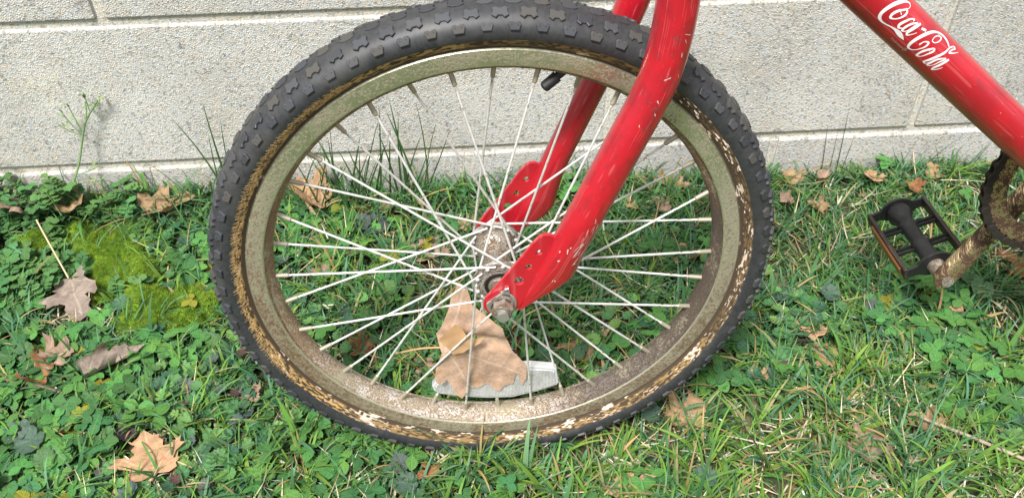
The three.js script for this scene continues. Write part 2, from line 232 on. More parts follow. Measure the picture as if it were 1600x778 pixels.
  inst('frayed_cords', cordG, std({ color: lin(1, 1, 1), roughness: 0.9 }), cords, () => { const k = 0.4 + 0.7 * R(); return lin(0.62 * k, 0.42 * k, 0.19 * k); });
  inst('crust_flakes', flakeG, std({ color: lin(1, 1, 1), roughness: 0.95 }), fl, () => { const k = 0.7 + 0.4 * R(); return lin(0.60 * k, 0.48 * k, 0.39 * k); });
}

// ---- rim
const rimProf = [[0.2040, -0.0105], [0.2082, -0.0112], [0.2093, -0.0120], [0.2092, -0.0131], [0.2076, -0.0147], [0.1962, -0.0148], [0.1946, -0.0141], [0.1938, -0.0126], [0.1944, -0.0112], [0.1930, -0.0100], [0.1895, -0.0070], [0.1878, 0],
  [0.1895, 0.0070], [0.1930, 0.0100], [0.1944, 0.0112], [0.1938, 0.0126], [0.1946, 0.0141], [0.1962, 0.0148], [0.2076, 0.0147], [0.2092, 0.0131], [0.2093, 0.0120], [0.2082, 0.0112], [0.2040, 0.0105], [0.2040, -0.0105]];
{
  const cum = [0]; for (let j = 1; j < rimProf.length; j++) cum.push(cum[j - 1] + Math.hypot(rimProf[j][0] - rimProf[j - 1][0], rimProf[j][1] - rimProf[j - 1][1])); const LT = cum[cum.length - 1];
  const rz = (v) => { const s = v * LT; let j = 1; while (j < cum.length - 1 && cum[j] < s) j++; const t = (s - cum[j - 1]) / (cum[j] - cum[j - 1]); return [lerp(rimProf[j - 1][0], rimProf[j][0], t), lerp(rimProf[j - 1][1], rimProf[j][1], t)]; };
  const near = (a, c, w) => { let d = Math.abs(((a - c + 540) % 360) - 180); return 1 - sstep(w * 0.55, w, d); };
  const state = (u, v) => { // rust, white corrosion and dull film, each with its own grain
    const a = u * 360, [r, z] = rz(v), face = Math.abs(z) > 0.0138 && r > 0.1955 && r < 0.2078, lip = Math.abs(z) > 0.0118 && !face && r > 0.2, bed = r < 0.1946 && Math.abs(z) < 0.0136;
    const n = fbm(u * 70, v * 9, 4, 70, 1e6, 161), f = vnoise(u * 620, v * 74, 620, 1e6, 163), f2 = 0.65 * hash2(Math.floor(u * 1400), Math.floor(v * 120), 167) + 0.35 * vnoise(u * 1000, v * 96, 1000, 1e6, 169), low = near(a, 268, 125), rt = near(a, 335, 62), lf = near(a, 200, 60);
    let rust = 0, white = 0, film = 0;
    if (face) { rust = 0.8 * sstep(0.63, 0.78, f2 * 0.72 + f * 0.16 + n * 0.22 + low * 0.02); film = clamp(low * 0.70 + 0.25 * sstep(0.42, 0.7, n) + rt * 0.15 + lf * 0.25); }
    else if (bed) { rust = clamp(sstep(0.3, 0.52, n * 0.5 + f * 0.2 + f2 * 0.3) * 0.9 + rt * 0.5); film = 0.6; const w = near(a, 268, 78); white = 0.85 * sstep(0.54, 0.72, n * 0.45 + f * 0.15 + f2 * 0.4 + 0.12 * w - 0.04) * clamp(w + 0.12) * (0.55 + 0.45 * f2) * (1 - rt * 0.85); }
    else { rust = 0.7 * sstep(0.70, 0.82, f * 0.5 + n * 0.5); film = low * 0.15; }
    return { rust, white, film, f, f2, n, bed, rt, low, face, lip, a };
  };
  const map = dataTex(2048, 192, (u, v, o) => {
    const s = state(u, v); let r = 0.72, g = 0.69, b = 0.52; // worn bright plate, yellowed
    const fl = s.film * (0.75 + 0.3 * s.f); const bn = clamp(s.low * 0.8 + s.rt * 0.4); r = lerp(r, lerp(0.22, 0.165, bn), fl); g = lerp(g, lerp(0.19, 0.118, bn), fl); b = lerp(b, lerp(0.115, 0.066, bn), fl);
    const k = 0.55 + 0.7 * s.f2, dk = s.rt, fc = s.face ? 1 : 0; r = lerp(r, lerp(lerp(0.21, 0.105, fc), 0.085, dk) * k, s.rust); g = lerp(g, lerp(lerp(0.115, 0.046, fc), 0.062, dk) * k, s.rust); b = lerp(b, lerp(lerp(0.055, 0.018, fc), 0.045, dk) * k, s.rust);
    r = lerp(r, 0.62, s.white); g = lerp(g, 0.60, s.white); b = lerp(b, 0.56, s.white); o[0] = r; o[1] = g; o[2] = b;
  });
  const mr = dataTex(2048, 192, (u, v, o) => { const s = state(u, v); let m = 0.92, ro = 0.30 + 0.1 * s.f; m = lerp(m, 0.35, s.film); ro = lerp(ro, 0.62, s.film); m = lerp(m, 0.05, Math.max(s.rust, s.white)); ro = lerp(ro, 0.92, Math.max(s.rust, s.white)); o[0] = 0; o[1] = ro; o[2] = m; }, false);
  const bp = dataTex(2048, 192, (u, v, o) => { const s = state(u, v); o[0] = o[1] = o[2] = 0.3 + 0.35 * s.white * s.f + 0.3 * s.rust * s.f2; }, false);
  mesh('rim', revolve(rimProf, 240, 0.8), std({ map, roughnessMap: mr, metalnessMap: mr, roughness: 1, metalness: 1, bumpMap: bp, bumpScale: 0.0009 }), bike);
}

// ---- hub, axle, nuts
{
  const zf = 0.027, pr = [[0.006, -0.031], [0.0095, -0.031], [0.0098, -0.0295], [0.0120, -0.0295], [0.0122, -0.0288], [0.0160, -0.0276], [0.0172, -0.0250], [0.0168, -0.0200], [0.0158, -0.0150], [0.0136, -0.0125], [0.0125, -0.0110], [0.0125, 0]];
  const hub = mesh('hub', revolve([...pr, ...pr.slice(0, -1).reverse().map(([r, z]) => [r, -z])], 48, 0.75), hubMat, bike);
  for (const s of [1, -1]) mesh('flange', revolve([[0.0125, 0.0288], [0.0222, 0.0285], [0.0230, 0.0278], [0.0230, 0.0262], [0.0222, 0.0255], [0.0165, 0.0252]].map(([r, z]) => [r, z * s]), 56, 0.6), std({ map: steelRust, color: lin(0.75, 0.75, 0.75), metalness: 0.35, roughness: 0.5 }), hub);
  mesh('bearing_seal', revolve([[0.0098, 0.0312], [0.0125, 0.0312], [0.0127, 0.0298]], 40), std({ color: lin(0.012, 0.011, 0.01), roughness: 0.6 }), hub);
  mesh('bearing_cone', revolve([[0.0048, 0.036], [0.0075, 0.035], [0.0088, 0.031], [0.0096, 0.030]], 32), hubMat, hub);
  const axle = mesh('axle', rod(V3(0, 0, -0.074), V3(0, 0, 0.0705), 0.0047, 0.0047, 20), greyMetal, bike);
  for (const s of [1, -1]) {
    const hex = new THREE.Shape(); for (let i = 0; i < 6; i++) { const a = i * Math.PI / 3 + 0.3; hex[i ? 'lineTo' : 'moveTo'](0.0092 * Math.cos(a), 0.0092 * Math.sin(a)); } hex.closePath();
    const nut = mesh('axle_nut', merge([extrude(hex, 0.0085, 0.0012, 4, 2).translate(0, 0, 0.0565), revolve([[0.0047, 0.0655], [0.0066, 0.0660], [0.0076, 0.0645], [0.0080, 0.0630]], 24), revolve([[0.0088, 0.0572], [0.0100, 0.0565], [0.0104, 0.0550], [0.0090, 0.0545]], 28)]), hubMat, bike);
    const wsh = [[-0.0125, -0.002]]; for (let i = 0; i <= 20; i++) { const a = (170 + i * 14) * deg; wsh.push([0.0125 * Math.cos(a), 0.0125 * Math.sin(a)]); } wsh.shift(); wsh.push([0.0070, 0.0130], [0.0062, 0.0170], [0.0030, 0.0165], [0.0008, 0.0128]);
    mesh('tab_washer', extrude(poly(wsh), 0.0022, 0.0004, 6).translate(0, 0, 0.0523), greyMetal, bike).scale.z = s; nut.scale.z = s;
  }
}
// ---- spokes (thirty-six, crossed four times) with their nipples
{
  const zf = 0.027, rh = 0.0192;
  for (let k = 0; k < 36; k++) {
    const phiD = k * 10 - 1, phi = phiD * deg, nip = k * 10;
    const front = nip % 20 === 0, lead = front ? ((nip - 140) % 40 === 0) : ((nip - 150) % 40 === 0); // which flange, and which way it leans
    const hole = (phiD + (lead ? -80 : 80)) * deg, zs = front ? (lead ? zf + 0.0022 : zf - 0.0024) : (lead ? -zf + 0.0024 : -zf - 0.0022);
    const A = V3(rh * Math.cos(hole), rh * Math.sin(hole), zs), B = V3(0.1885 * Math.cos(phi), 0.1885 * Math.sin(phi), front ? 0.0015 : -0.0015), d = B.clone().sub(A).normalize();
    const other = V3(A.x, A.y, (front ? 1 : -1) * zf - (zs - (front ? 1 : -1) * zf) * 1.1);
    const g = merge([rod(A, B, 0.00105, 0.00105, 8), rod(other, A, 0.00105, 0.00105, 8), new THREE.SphereGeometry(0.00105, 8, 6).translate(A.x, A.y, A.z), new THREE.SphereGeometry(0.0019, 8, 6).scale(1, 1, 0.6).translate(other.x, other.y, other.z)]);
    const sp = mesh('spoke', g, spokeMat, bike);
    const n0 = B.clone().addScaledVector(d, 0.001), n1 = B.clone().addScaledVector(d, -0.0112), n2 = B.clone().addScaledVector(d, -0.0124);
    mesh('nipple', merge([rod(n0, n1, 0.0021, 0.0019, 10), rod(n1, n2, 0.0019, 0.00115, 10)]), nippleMat, sp);
  }
}
// ---- tyre valve with its cap
{
  const a = 73 * deg, A = V3(0.189 * Math.cos(a), 0.189 * Math.sin(a), 0), d = V3(-0.80, -0.56, 0.22).normalize(), B = A.clone().addScaledVector(d, 0.007), C = A.clone().addScaledVector(d, 0.019);
  const v = mesh('valve', rod(A.clone().addScaledVector(d, -0.004), B, 0.0036, 0.0032, 14), std({ color: lin(0.02, 0.02, 0.02), roughness: 0.6 }), bike), ribs = [];
  const cap = new THREE.CylinderGeometry(0.0042, 0.0045, 0.0125, 28, 1), P = cap.attributes.position; for (let i = 0; i < P.count; i++) { const x = P.getX(i), z = P.getZ(i), r = Math.hypot(x, z); if (r > 0.001) { const q = Math.round(Math.atan2(z, x) / (TAU / 28)) % 2 ? 0.93 : 1; P.setX(i, x * q); P.setZ(i, z * q); } }
  cap.computeVertexNormals(); const dome = new THREE.SphereGeometry(0.0039, 16, 6, 0, TAU, 0, Math.PI / 2).scale(1, 0.45, 1).translate(0, 0.0062, 0);
  const cg = merge([cap, dome]); cg.applyQuaternion(new THREE.Quaternion().setFromUnitVectors(V3(0, 1, 0), d)); const mid = B.clone().add(C).multiplyScalar(0.5); cg.translate(mid.x, mid.y, mid.z);
  mesh('cap', cg, std({ color: lin(0.012, 0.012, 0.013), roughness: 0.55 }), v);
}
// ---- clear wheel reflector clipped between the spokes
{
  const out = [[-0.0665, -0.1500], [-0.0655, -0.1560], [-0.0590, -0.1615], [-0.0400, -0.1675], [-0.0140, -0.1725], [0.0106, -0.1742], [0.0340, -0.1690], [0.0545, -0.1618], [0.0568, -0.1585], [0.0545, -0.1395], [0.0515, -0.1370], [0.0297, -0.1322], [0.0, -0.1312], [-0.0300, -0.1335], [-0.0560, -0.1405], [-0.0630, -0.1450]];
  const body = mesh('reflector', extrude(poly(out), 0.0085, 0.0012, 6, 2).translate(0, 0, -0.0075), phy({ color: lin(0.50, 0.51, 0.50), roughness: 0.35, clearcoat: 0.6, clearcoatRoughness: 0.25 }), bike);
  const cx = -0.004, cy = -0.152, inner = out.map(([x, y]) => [cx + (x - cx) * 0.955, cy + (y - cy) * 0.84]);
  const grid = dataTex(256, 256, (u, v, o) => { const x = u * 32, y = v * 32, fx = x - Math.floor(x), fy = y - Math.floor(y), e = Math.min(fx, 1 - fx, fy, 1 - fy), h = hash2(Math.floor(x), Math.floor(y), 3), n = fbm(u * 5, v * 5, 3, 5, 5, 9); const L = (0.74 + 0.20 * h) * lerp(0.62, 1, sstep(0.06, 0.24, e)) * (0.75 + 0.5 * n); o[0] = L; o[1] = L * 1.01; o[2] = L; });
  const gb = dataTex(256, 256, (u, v, o) => { const x = u * 32, y = v * 32, fx = x - Math.floor(x), fy = y - Math.floor(y); o[0] = o[1] = o[2] = 1 - Math.abs(fx - 0.5) - Math.abs(fy - 0.5); }, false);
  const lg = extrude(poly(inner), 0.0016, 0.0004, 6).translate(0, 0, 0.0004), UV = lg.attributes.uv, LP = lg.attributes.position; for (let i = 0; i < UV.count; i++) UV.setXY(i, LP.getX(i) / 0.045, LP.getY(i) / 0.045);
  mesh('lens', lg, phy({ map: grid, bumpMap: gb, bumpScale: 0.0008, roughness: 0.25, metalness: 0.45, clearcoat: 0.7, clearcoatRoughness: 0.15 }), body);
}
// ---- fork: two bent legs, each with a drilled dropout plate
const legPath = [[0.1226, 0.335], [0.1226, 0.300], [0.1224, 0.275], [0.1218, 0.2536], [0.1197, 0.228], [0.1147, 0.200], [0.1075, 0.179], [0.0974, 0.155], [0.0846, 0.125], [0.0712, 0.0933], [0.0640, 0.0765]];
{
  const ring = (cx, cy, ax, ay, b, z, n = 28, pw = 1) => { const R = []; for (let i = 0; i < n; i++) { const t = i / n * TAU, c = Math.cos(t), s = Math.sin(t), q = pw; const cc = Math.sign(c) * Math.pow(Math.abs(c), q), ss = Math.sign(s) * Math.pow(Math.abs(s), q); R.push(V3(cx + ax * cc, cy + ay * cc, z + b * ss)); } return R; };
  const rings = [];
  const path = new THREE.CatmullRomCurve3(legPath.map(p => V3(p[0], p[1], 0)), false, 'centripetal');
  for (let k = 0; k <= 34; k++) { const t = k / 34, p = path.getPointAt(t), d = path.getTangentAt(t), w = lerp(0.0146, 0.0142, t); rings.push([p.x, p.y, -d.y * w, d.x * w, w, 0.0500, 1]); }
  // flattened end: left and right outline points and half thickness
  for (const [l, r, b, z] of [[[0.0434, 0.0650], [0.0705, 0.0545], 0.0130, 0.0497], [[0.0345, 0.0435], [0.0645, 0.0365], 0.0110, 0.0493], [[0.0268, 0.0250], [0.0588, 0.0228], 0.0085, 0.0489], [[0.0208, 0.0100], [0.0500, 0.0135], 0.0063, 0.0487], [[0.0170, -0.0010], [0.0340, 0.0028], 0.0048, 0.0487], [[0.0138, -0.0098], [0.0170, -0.0096], 0.0036, 0.0487]])
    rings.push([(l[0] + r[0]) / 2, (l[1] + r[1]) / 2, (r[0] - l[0]) / 2, (r[1] - l[1]) / 2, b, z, b < 0.009 ? 0.75 : 1]);
  const plate = poly([[-0.0150, -0.0040], [-0.0146, 0.0015], [-0.0126, 0.0062], [0.0094, 0.0358], [0.0264, 0.0605], [0.0300, 0.0650], [0.0345, 0.0676], [0.0390, 0.0676], [0.0428, 0.0655], [0.0446, 0.0630], [0.0470, 0.0580], [0.0400, 0.0440], [0.0260, 0.0130], [0.0140, -0.0080], [0.0060, -0.0120], [-0.0050, -0.0125], [-0.0115, -0.0105]], [[0.0309, 0.0505, 0.0034], [0.0227, 0.0362, 0.0036], [0.0149, 0.0222, 0.0050]]);
  const rimHole = [];
  for (const s of [1, -1]) {
    const g = loft(rings.map(([cx, cy, ax, ay, b, z, pw], k) => { const q = s < 0 ? sstep(0.26, 0.50, k / rings.length) * (1 - sstep(0.84, 0.95, k / rings.length)) : 0; return ring(cx - 0.0045 * q, cy, ax * (1 - 0.19 * q), ay * (1 - 0.19 * q), b * (1 - 0.19 * q), z * s, 28, pw); }), true, true);
    const leg = mesh('fork_leg', g, red, bike);
    const pg = extrude(plate, 0.0034, 0.0007, 10, 2).translate(0, 0, s > 0 ? 0.0488 : -0.0522);
    mesh('dropout', pg, red, leg);
  }
  // worn and chipped paint on the leg and the plate (chips lie on the surface as thin flakes of primer)
  const leg = bike.children.find(c => c.name === 'fork_leg'), R = rng(31), pieces = [], dark = [];
  const frame = (s) => { const k = s * (rings.length - 1), i = Math.min(rings.length - 2, Math.floor(k)), f = k - i; return rings[i].map((v, j) => lerp(v, rings[i + 1][j], f)); };
  const chip = (s, th, len, wid, ang, bin) => { const [cx, cy, ax, ay, b, z] = frame(s), P = (s2, t2, e = 0.00012) => { const [cx, cy, ax, ay, b, z] = frame(clamp(s2, 0, 1)), A = Math.hypot(ax, ay), k = 1 + e / A; return V3(cx + ax * Math.cos(t2) * k, cy + ay * Math.cos(t2) * k, z + b * Math.sin(t2) * (1 + e / b)); };
    const L = 0.40, n = 7, pos = [], idx = []; const du = Math.cos(ang) * len / L, dt = Math.sin(ang) * len / 0.014, pu = -Math.sin(ang) * wid / L, pt = Math.cos(ang) * wid / 0.014;
    for (let i = 0; i <= n; i++) { const t = i / n - 0.5, w = (0.35 + 0.65 * R()) * (1 - Math.pow(Math.abs(t) * 2, 3)), j = (R() - 0.5) * 0.5; for (const q of [-0.5, 0.5]) { const p = P(s + du * t + pu * (q * w + j * 0.4), th + dt * t + pt * (q * w + j * 0.4)); pos.push(p.x, p.y, p.z); } }
    for (let i = 0; i < n; i++) { const a = i * 2; idx.push(a, a + 1, a + 2, a + 2, a + 1, a + 3); }
    const g = new THREE.BufferGeometry(); g.setAttribute('position', new THREE.Float32BufferAttribute(pos, 3)); g.setAttribute('uv', new THREE.Float32BufferAttribute(new Array(pos.length / 3 * 2).fill(0), 2)); g.setIndex(idx); g.computeVertexNormals(); bin.push(g); };
  // theta: 0 = rear side, 90 = towards the viewer
  for (let k = 0; k < 26; k++) chip(0.80 + R() * 0.09, (40 + R() * 45) * deg, 0.002 + 0.010 * R(), 0.0004 + 0.0008 * R(), 0.2 + (R() - 0.5) * 0.8, pieces);
  for (let k = 0; k < 20; k++) chip(0.52 + R() * 0.16, (22 + R() * 26) * deg, 0.002 + 0.012 * R(), 0.0003 + 0.0005 * R(), (R() - 0.5) * 0.5, pieces);
  for (let k = 0; k < 18; k++) chip(0.30 + R() * 0.14, (50 + R() * 50) * deg, 0.0015 + 0.005 * R(), 0.0005 + 0.0009 * R(), R() * 3, R() < 0.6 ? dark : pieces);
  for (let k = 0; k < 16; k++) chip(0.46 + R() * 0.12, (70 + R() * 35) * deg, 0.0015 + 0.004 * R(), 0.0005 + 0.0008 * R(), R() * 3, R() < 0.7 ? dark : pieces);
  for (let k = 0; k < 12; k++) chip(0.86 + R() * 0.10, (60 + R() * 70) * deg, 0.001 + 0.002 * R(), 0.0008 + 0.0008 * R(), R() * 3, pieces);
  mesh('paint_chips', mergeGeometries(pieces), chipMat, leg); mesh('paint_scars', mergeGeometries(dark), darkChip, leg);
  for (const n of ['paint_chips', 'paint_scars']) leg.children.find(c => c.name === n).userData.kind = 'stuff';
  // crown, steerer end and head tube (above the picture)
  const crown = new RoundedBoxGeometry(0.040, 0.034, 0.130, 3, 0.008); mesh('fork_crown', crown.translate(0.126, 0.322, 0), red, bike);
  mesh('head_tube', rod(V3(0.129, 0.345, 0), V3(0.160, 0.450, 0), 0.0185, 0.0185, 28), red, bike);
}
// ---- frame: the down tube with its lettering, bottom bracket, seat tube
const TU = V3(0.770, -0.638, 0).normalize(), TN = V3(0.638, 0.770, 0).normalize(), TR = 0.01725, TP = TN.clone().multiplyScalar(0.35245);
const onTube = (t, s, lift) => { const th = s / TR, r = TR + lift; return TP.clone().addScaledVector(TU, t).addScaledVector(TN, r * Math.sin(th)).add(V3(0, 0, r * Math.cos(th))); };
{
  const dt = mesh('down_tube', rod(onTube(-0.135, 0, -TR), onTube(0.415, 0, -TR), TR, TR, 56), red, bike);
  const strokes = [[[88.65,9.88,0.33],[90.88,11.15,0.5],[91.58,13.6,0.67],[90.19,15.07,1.0],[86.33,14.1,1.5],[81.71,10.74,2.51],[77.24,5.64,3.01],[75.03,0.12,3.01],[75.27,-4.01,2.67],[77.34,-6.58,2.34],[81.12,-7.71,1.5],[85.77,-7.18,1.0],[90.44,-5.96,1.17],[94.74,-5.33,2.0],[98.59,-5.42,3.34],[102.6,-5.94,2.84],[107.1,-6.59,0.33]],[[89.05,8.91,0.67],[84.31,5.12,1.84],[82.11,0.62,2.17],[83.08,-1.74,1.67],[86.45,-0.63,0.84],[90.12,3.52,1.34],[91.47,7.29,1.67],[90.62,9.39,1.34],[87.5,8.43,0.67],[86.06,5.91,0.5],[88.61,4.35,0.5]],[[100.46,6.68,0.5],[100.72,8.18,1.0],[97.94,7.19,1.0],[95.2,3.68,1.84],[93.35,-0.87,2.34],[94.83,-2.78,1.5],[97.73,-1.15,0.67],[100.32,3.85,0.5]],[[104.82,8.39,0.84],[100.19,3.95,1.67],[98.35,-0.47,2.0],[98.9,-2.67,1.34],[101.34,-1.62,0.67],[103.43,3.5,1.0],[105.76,8.1,1.34]],[[107.48,9.2,1.84],[104.93,3.37,2.0],[103.52,-1.46,2.0],[104.93,-2.59,1.17],[107.26,-0.34,0.67],[109.51,2.94,0.5]],[[110.63,7.27,1.67],[115.16,8.35,1.67]],[[142.59,11.66,0.84],[138.75,14.05,1.67],[133.81,15.19,1.67],[126.92,14.15,1.34],[120.69,10.6,2.0],[115.58,4.62,2.84],[113.15,-1.6,2.84],[113.7,-6.16,2.51],[115.99,-8.44,1.5],[119.6,-7.46,0.84],[122.59,-3.32,0.84],[124.35,1.03,1.5],[123.85,3.46,1.5],[120.26,2.01,0.84],[118.97,-1.67,1.34]],[[128.83,13.06,0.84],[125.29,9.17,0.67],[125.33,6.29,0.67],[128.56,6.51,0.67],[131.44,10.14,1.0],[131.51,12.74,1.0],[128.04,12.0,0.67]],[[131.41,3.18,0.67],[128.21,0.26,1.67],[125.79,-4.48,2.0],[126.29,-8.21,1.67],[128.89,-7.25,0.84],[130.93,-2.47,1.34],[132.57,1.9,1.67],[131.78,3.33,0.84],[129.23,2.0,0.5],[129.91,-0.42,0.5]],[[153.63,13.98,0.33],[148.97,10.31,0.67],[145.13,8.48,1.17],[146.53,11.73,1.17],[149.23,14.19,0.84],[147.79,14.98,1.0],[143.66,11.77,1.0],[141.5,6.21,1.84],[138.23,0.08,2.17],[136.22,-4.92,2.17],[135.23,-8.16,1.5],[137.53,-8.28,0.84],[139.33,-2.48,0.67]],[[145.85,3.98,0.84],[140.77,-0.68,1.67],[139.6,-5.11,1.84],[139.76,-8.11,1.34],[142.11,-6.8,0.67],[143.99,-0.94,1.17],[146.56,3.76,1.17]],[[148.79,4.82,1.67],[146.74,-1.35,2.0],[145.45,-6.77,1.84],[146.26,-8.28,1.17],[148.48,-5.53,0.84],[150.14,-1.98,0.42]]];
  const gl = [];
  for (const st of strokes) {
    const c = new THREE.CatmullRomCurve3(st.map(p => V3(p[0], p[1], p[2])), false, 'centripetal'), n = st.length * 7, pos = [], uv = [], idx = [];
    for (let i = 0; i <= n; i++) { const t = i / n, p = c.getPoint(t), d = c.getTangent(t), l = Math.hypot(d.x, d.y) || 1, w = Math.max(p.z, 0.3) / 2; for (const q of [-1, 1]) { const v = onTube((p.x - d.y / l * w * q) / 1000, (p.y + d.x / l * w * q) / 1000, 0.00018 + 0.000004 * gl.length); pos.push(v.x, v.y, v.z); uv.push(0, 0); } }
    for (let i = 0; i < n; i++) { const a = i * 2; idx.push(a, a + 1, a + 2, a + 2, a + 1, a + 3); }
    const g = new THREE.BufferGeometry(); g.setAttribute('position', new THREE.Float32BufferAttribute(pos, 3)); g.setAttribute('uv', new THREE.Float32BufferAttribute(uv, 2)); g.setIndex(idx); g.computeVertexNormals(); gl.push(g);
  }
  const white = std({ color: lin(0.80, 0.77, 0.75), roughness: 0.45 });
  mesh('lettering', mergeGeometries(gl), white, dt);
  const font = await new FontLoader().loadAsync('fonts/droid/droid_sans_regular.typeface.json');
  const small = (text, size, t0, s0) => { const g = new THREE.ShapeGeometry(font.generateShapes(text, size), 3), P = g.attributes.position; for (let i = 0; i < P.count; i++) { const v = onTube(t0 + P.getX(i), s0 + P.getY(i), 0.0002); P.setXYZ(i, v.x, v.y, v.z); } g.computeVertexNormals(); return g; };
  const gs = [small('Trade-mark', 0.0019, 0.1000, -0.0130), small('R', 0.0016, 0.1155, -0.0124)];
  const ringPts = [], ri = []; for (let i = 0; i <= 24; i++) { const a = i / 24 * TAU; for (const r of [0.0013, 0.0016]) { const v = onTube(0.1160 + r * Math.cos(a), -0.0116 + r * Math.sin(a), 0.0002); ringPts.push(v.x, v.y, v.z); } } for (let i = 0; i < 24; i++) { const a = i * 2; ri.push(a, a + 1, a + 2, a + 2, a + 1, a + 3); }
  const rg = new THREE.BufferGeometry(); rg.setAttribute('position', new THREE.Float32BufferAttribute(ringPts, 3)); rg.setAttribute('uv', new THREE.Float32BufferAttribute(new Array(50).fill(0), 2)); rg.setIndex(ri); rg.computeVertexNormals(); gs.push(rg);
  mesh('small_print', merge(gs), std({ color: lin(0.62, 0.52, 0.50), roughness: 0.5 }), dt);
  mesh('bottom_bracket', rod(V3(0.535, 0.021, -0.036), V3(0.535, 0.021, 0.036), 0.023, 0.023, 32), red, bike);
  mesh('seat_tube', rod(V3(0.535, 0.021, 0), V3(0.640, 0.360, 0), 0.0145, 0.0145, 28), red, bike);
  for (const s of [1, -1]) mesh('chain_stay', rod(V3(0.545, 0.019, 0.018 * s), V3(0.900, 0.0, 0.055 * s), 0.010, 0.008, 18), red, bike);
}
// ---- chainring, chain, crank arms
const BB = V3(0.535, 0.021, -0.040);
{
  const s = new THREE.Shape(); const T = 41; for (let i = 0; i < T * 4; i++) { const a = i / (T * 4) * TAU, r = [0.0762, 0.0795, 0.0795, 0.0762][i % 4]; s[i ? 'lineTo' : 'moveTo'](r * Math.cos(a), r * Math.sin(a)); } s.closePath();
  const h = new THREE.Path(); h.absarc(0, 0, 0.0605, 0, TAU, true); s.holes.push(h);
  const worn = dataTex(256, 256, (u, v, o) => { const n = fbm(u * 14, v * 14, 5, 14, 14, 201), f = vnoise(u * 110, v * 110, 110, 110, 203), t = sstep(0.34, 0.54, n * 0.6 + f * 0.4); o[0] = lerp(0.66, 0.085, t); o[1] = lerp(0.52, 0.046, t); o[2] = lerp(0.28, 0.028, t); });
  const wornMR = dataTex(256, 256, (u, v, o) => { const n = fbm(u * 14, v * 14, 5, 14, 14, 201), f = vnoise(u * 110, v * 110, 110, 110, 203), t = sstep(0.34, 0.54, n * 0.6 + f * 0.4); o[0] = 0; o[1] = lerp(0.30, 0.8, t); o[2] = lerp(0.95, 0.2, t); }, false);
  const brass = std({ map: worn, roughnessMap: wornMR, metalnessMap: wornMR, roughness: 1, metalness: 1, bumpMap: worn, bumpScale: 0.0006 });
  const metre = (g, k) => { const P = g.attributes.position, U = g.attributes.uv; for (let i = 0; i < P.count; i++) U.setXY(i, P.getX(i) * k, (P.getY(i) + P.getZ(i)) * k); return g; };
  const ringM = mesh('chainring', metre(extrude(s, 0.0034, 0.0006, 48).translate(BB.x, BB.y, BB.z), 12), brass, bike);
  const spider = []; for (let i = 0; i < 3; i++) { const a = (20 + i * 120) * deg; spider.push(rod(BB.clone(), BB.clone().add(V3(0.062 * Math.cos(a), 0.062 * Math.sin(a), 0.0012)), 0.009, 0.006, 10)); }
  mesh('spider', metre(merge(spider), 12), brass, ringM);
  // chain: outer and inner links over the front of the ring and along its two runs to the rear
  const link = (w, th) => { const p = [], r = w / 2; for (let i = 0; i <= 8; i++) { const a = (90 + i * 22.5) * deg; p.push([-0.00635 + r * Math.cos(a), r * Math.sin(a)]); } p.push([0, -r * 0.72]); for (let i = 0; i <= 8; i++) { const a = (-90 + i * 22.5) * deg; p.push([0.00635 + r * Math.cos(a), r * Math.sin(a)]); } p.push([0, r * 0.72]); const a = extrude(poly(p), 0.0011, 0.0002, 2); return merge([a.clone().translate(0, 0, th), a.clone().translate(0, 0, -th - 0.0011), new THREE.CylinderGeometry(0.0037, 0.0037, 2 * th + 0.003, 12).rotateX(Math.PI / 2).translate(0.00635, 0, 0), new THREE.CylinderGeometry(0.0037, 0.0037, 2 * th + 0.003, 12).rotateX(Math.PI / 2).translate(-0.00635, 0, 0)]); };
  const lg = [link(0.0088, 0.0026), link(0.0082, 0.0014)], chainMat = std({ color: lin(0.030, 0.024, 0.018), roughness: 0.7, metalness: 0.2, bumpMap: steelRust, bumpScale: 0.0005 });
  const chain = new THREE.Group(); chain.name = 'chain'; bike.add(chain);
  const rc = 0.0805, step = 2 * Math.asin(0.00635 / rc); let n = 0;
  for (let a = 80 * deg; a < 281 * deg; a += step) { const m = mesh('chain_link', lg[n++ % 2], chainMat, chain); m.position.set(BB.x + rc * Math.cos(a), BB.y + rc * Math.sin(a), BB.z + 0.0017); m.rotation.z = a + Math.PI / 2; }
  for (const [sy, slope] of [[1, -0.10], [-1, 0.10]]) for (let k = 0; k < 14; k++) { const m = mesh('chain_link', lg[n++ % 2], chainMat, chain); m.position.set(BB.x + (sy > 0 ? 0.018 : 0.026) + k * 0.0127, BB.y + sy * 0.0795 + k * 0.0127 * slope, BB.z + 0.0017); m.rotation.z = Math.atan(slope); }
  // crank arms: flattened bars with round ends
  const arm = (x0, y0, x1, y1, z) => { const d = V2(x1 - x0, y1 - y0), L = d.length(), a = Math.atan2(d.y, d.x), rings = []; for (let k = 0; k <= 16; k++) { const t = k / 16, x = lerp(-0.0125, L, t), e = x < 0 ? Math.sqrt(Math.max(0.02, 1 - (x / 0.0126) ** 2)) : 1, w = lerp(0.0125, 0.0098, sstep(0, 0.5, t)) * e, b = lerp(0.0072, 0.0082, t) * (x < 0 ? 0.75 + 0.25 * e : 1), R = []; for (let i = 0; i < 24; i++) { const q = i / 24 * TAU, c = Math.cos(q), s = Math.sin(q); R.push(V3(x, w * Math.sign(c) * Math.pow(Math.abs(c), 0.7), b * Math.sign(s) * Math.pow(Math.abs(s), 0.7))); } rings.push(R); } const g = loft(rings); g.rotateZ(a); g.translate(x0, y0, z); return g; };
  const ca = mesh('crank_arm', metre(arm(0.466, -0.117, BB.x, BB.y, -0.0645), 12), brass, bike);
  mesh('spindle_end', rod(V3(0.466, -0.117, -0.066), V3(0.466, -0.117, -0.0562), 0.0068, 0.0064, 20), hubMat, ca);
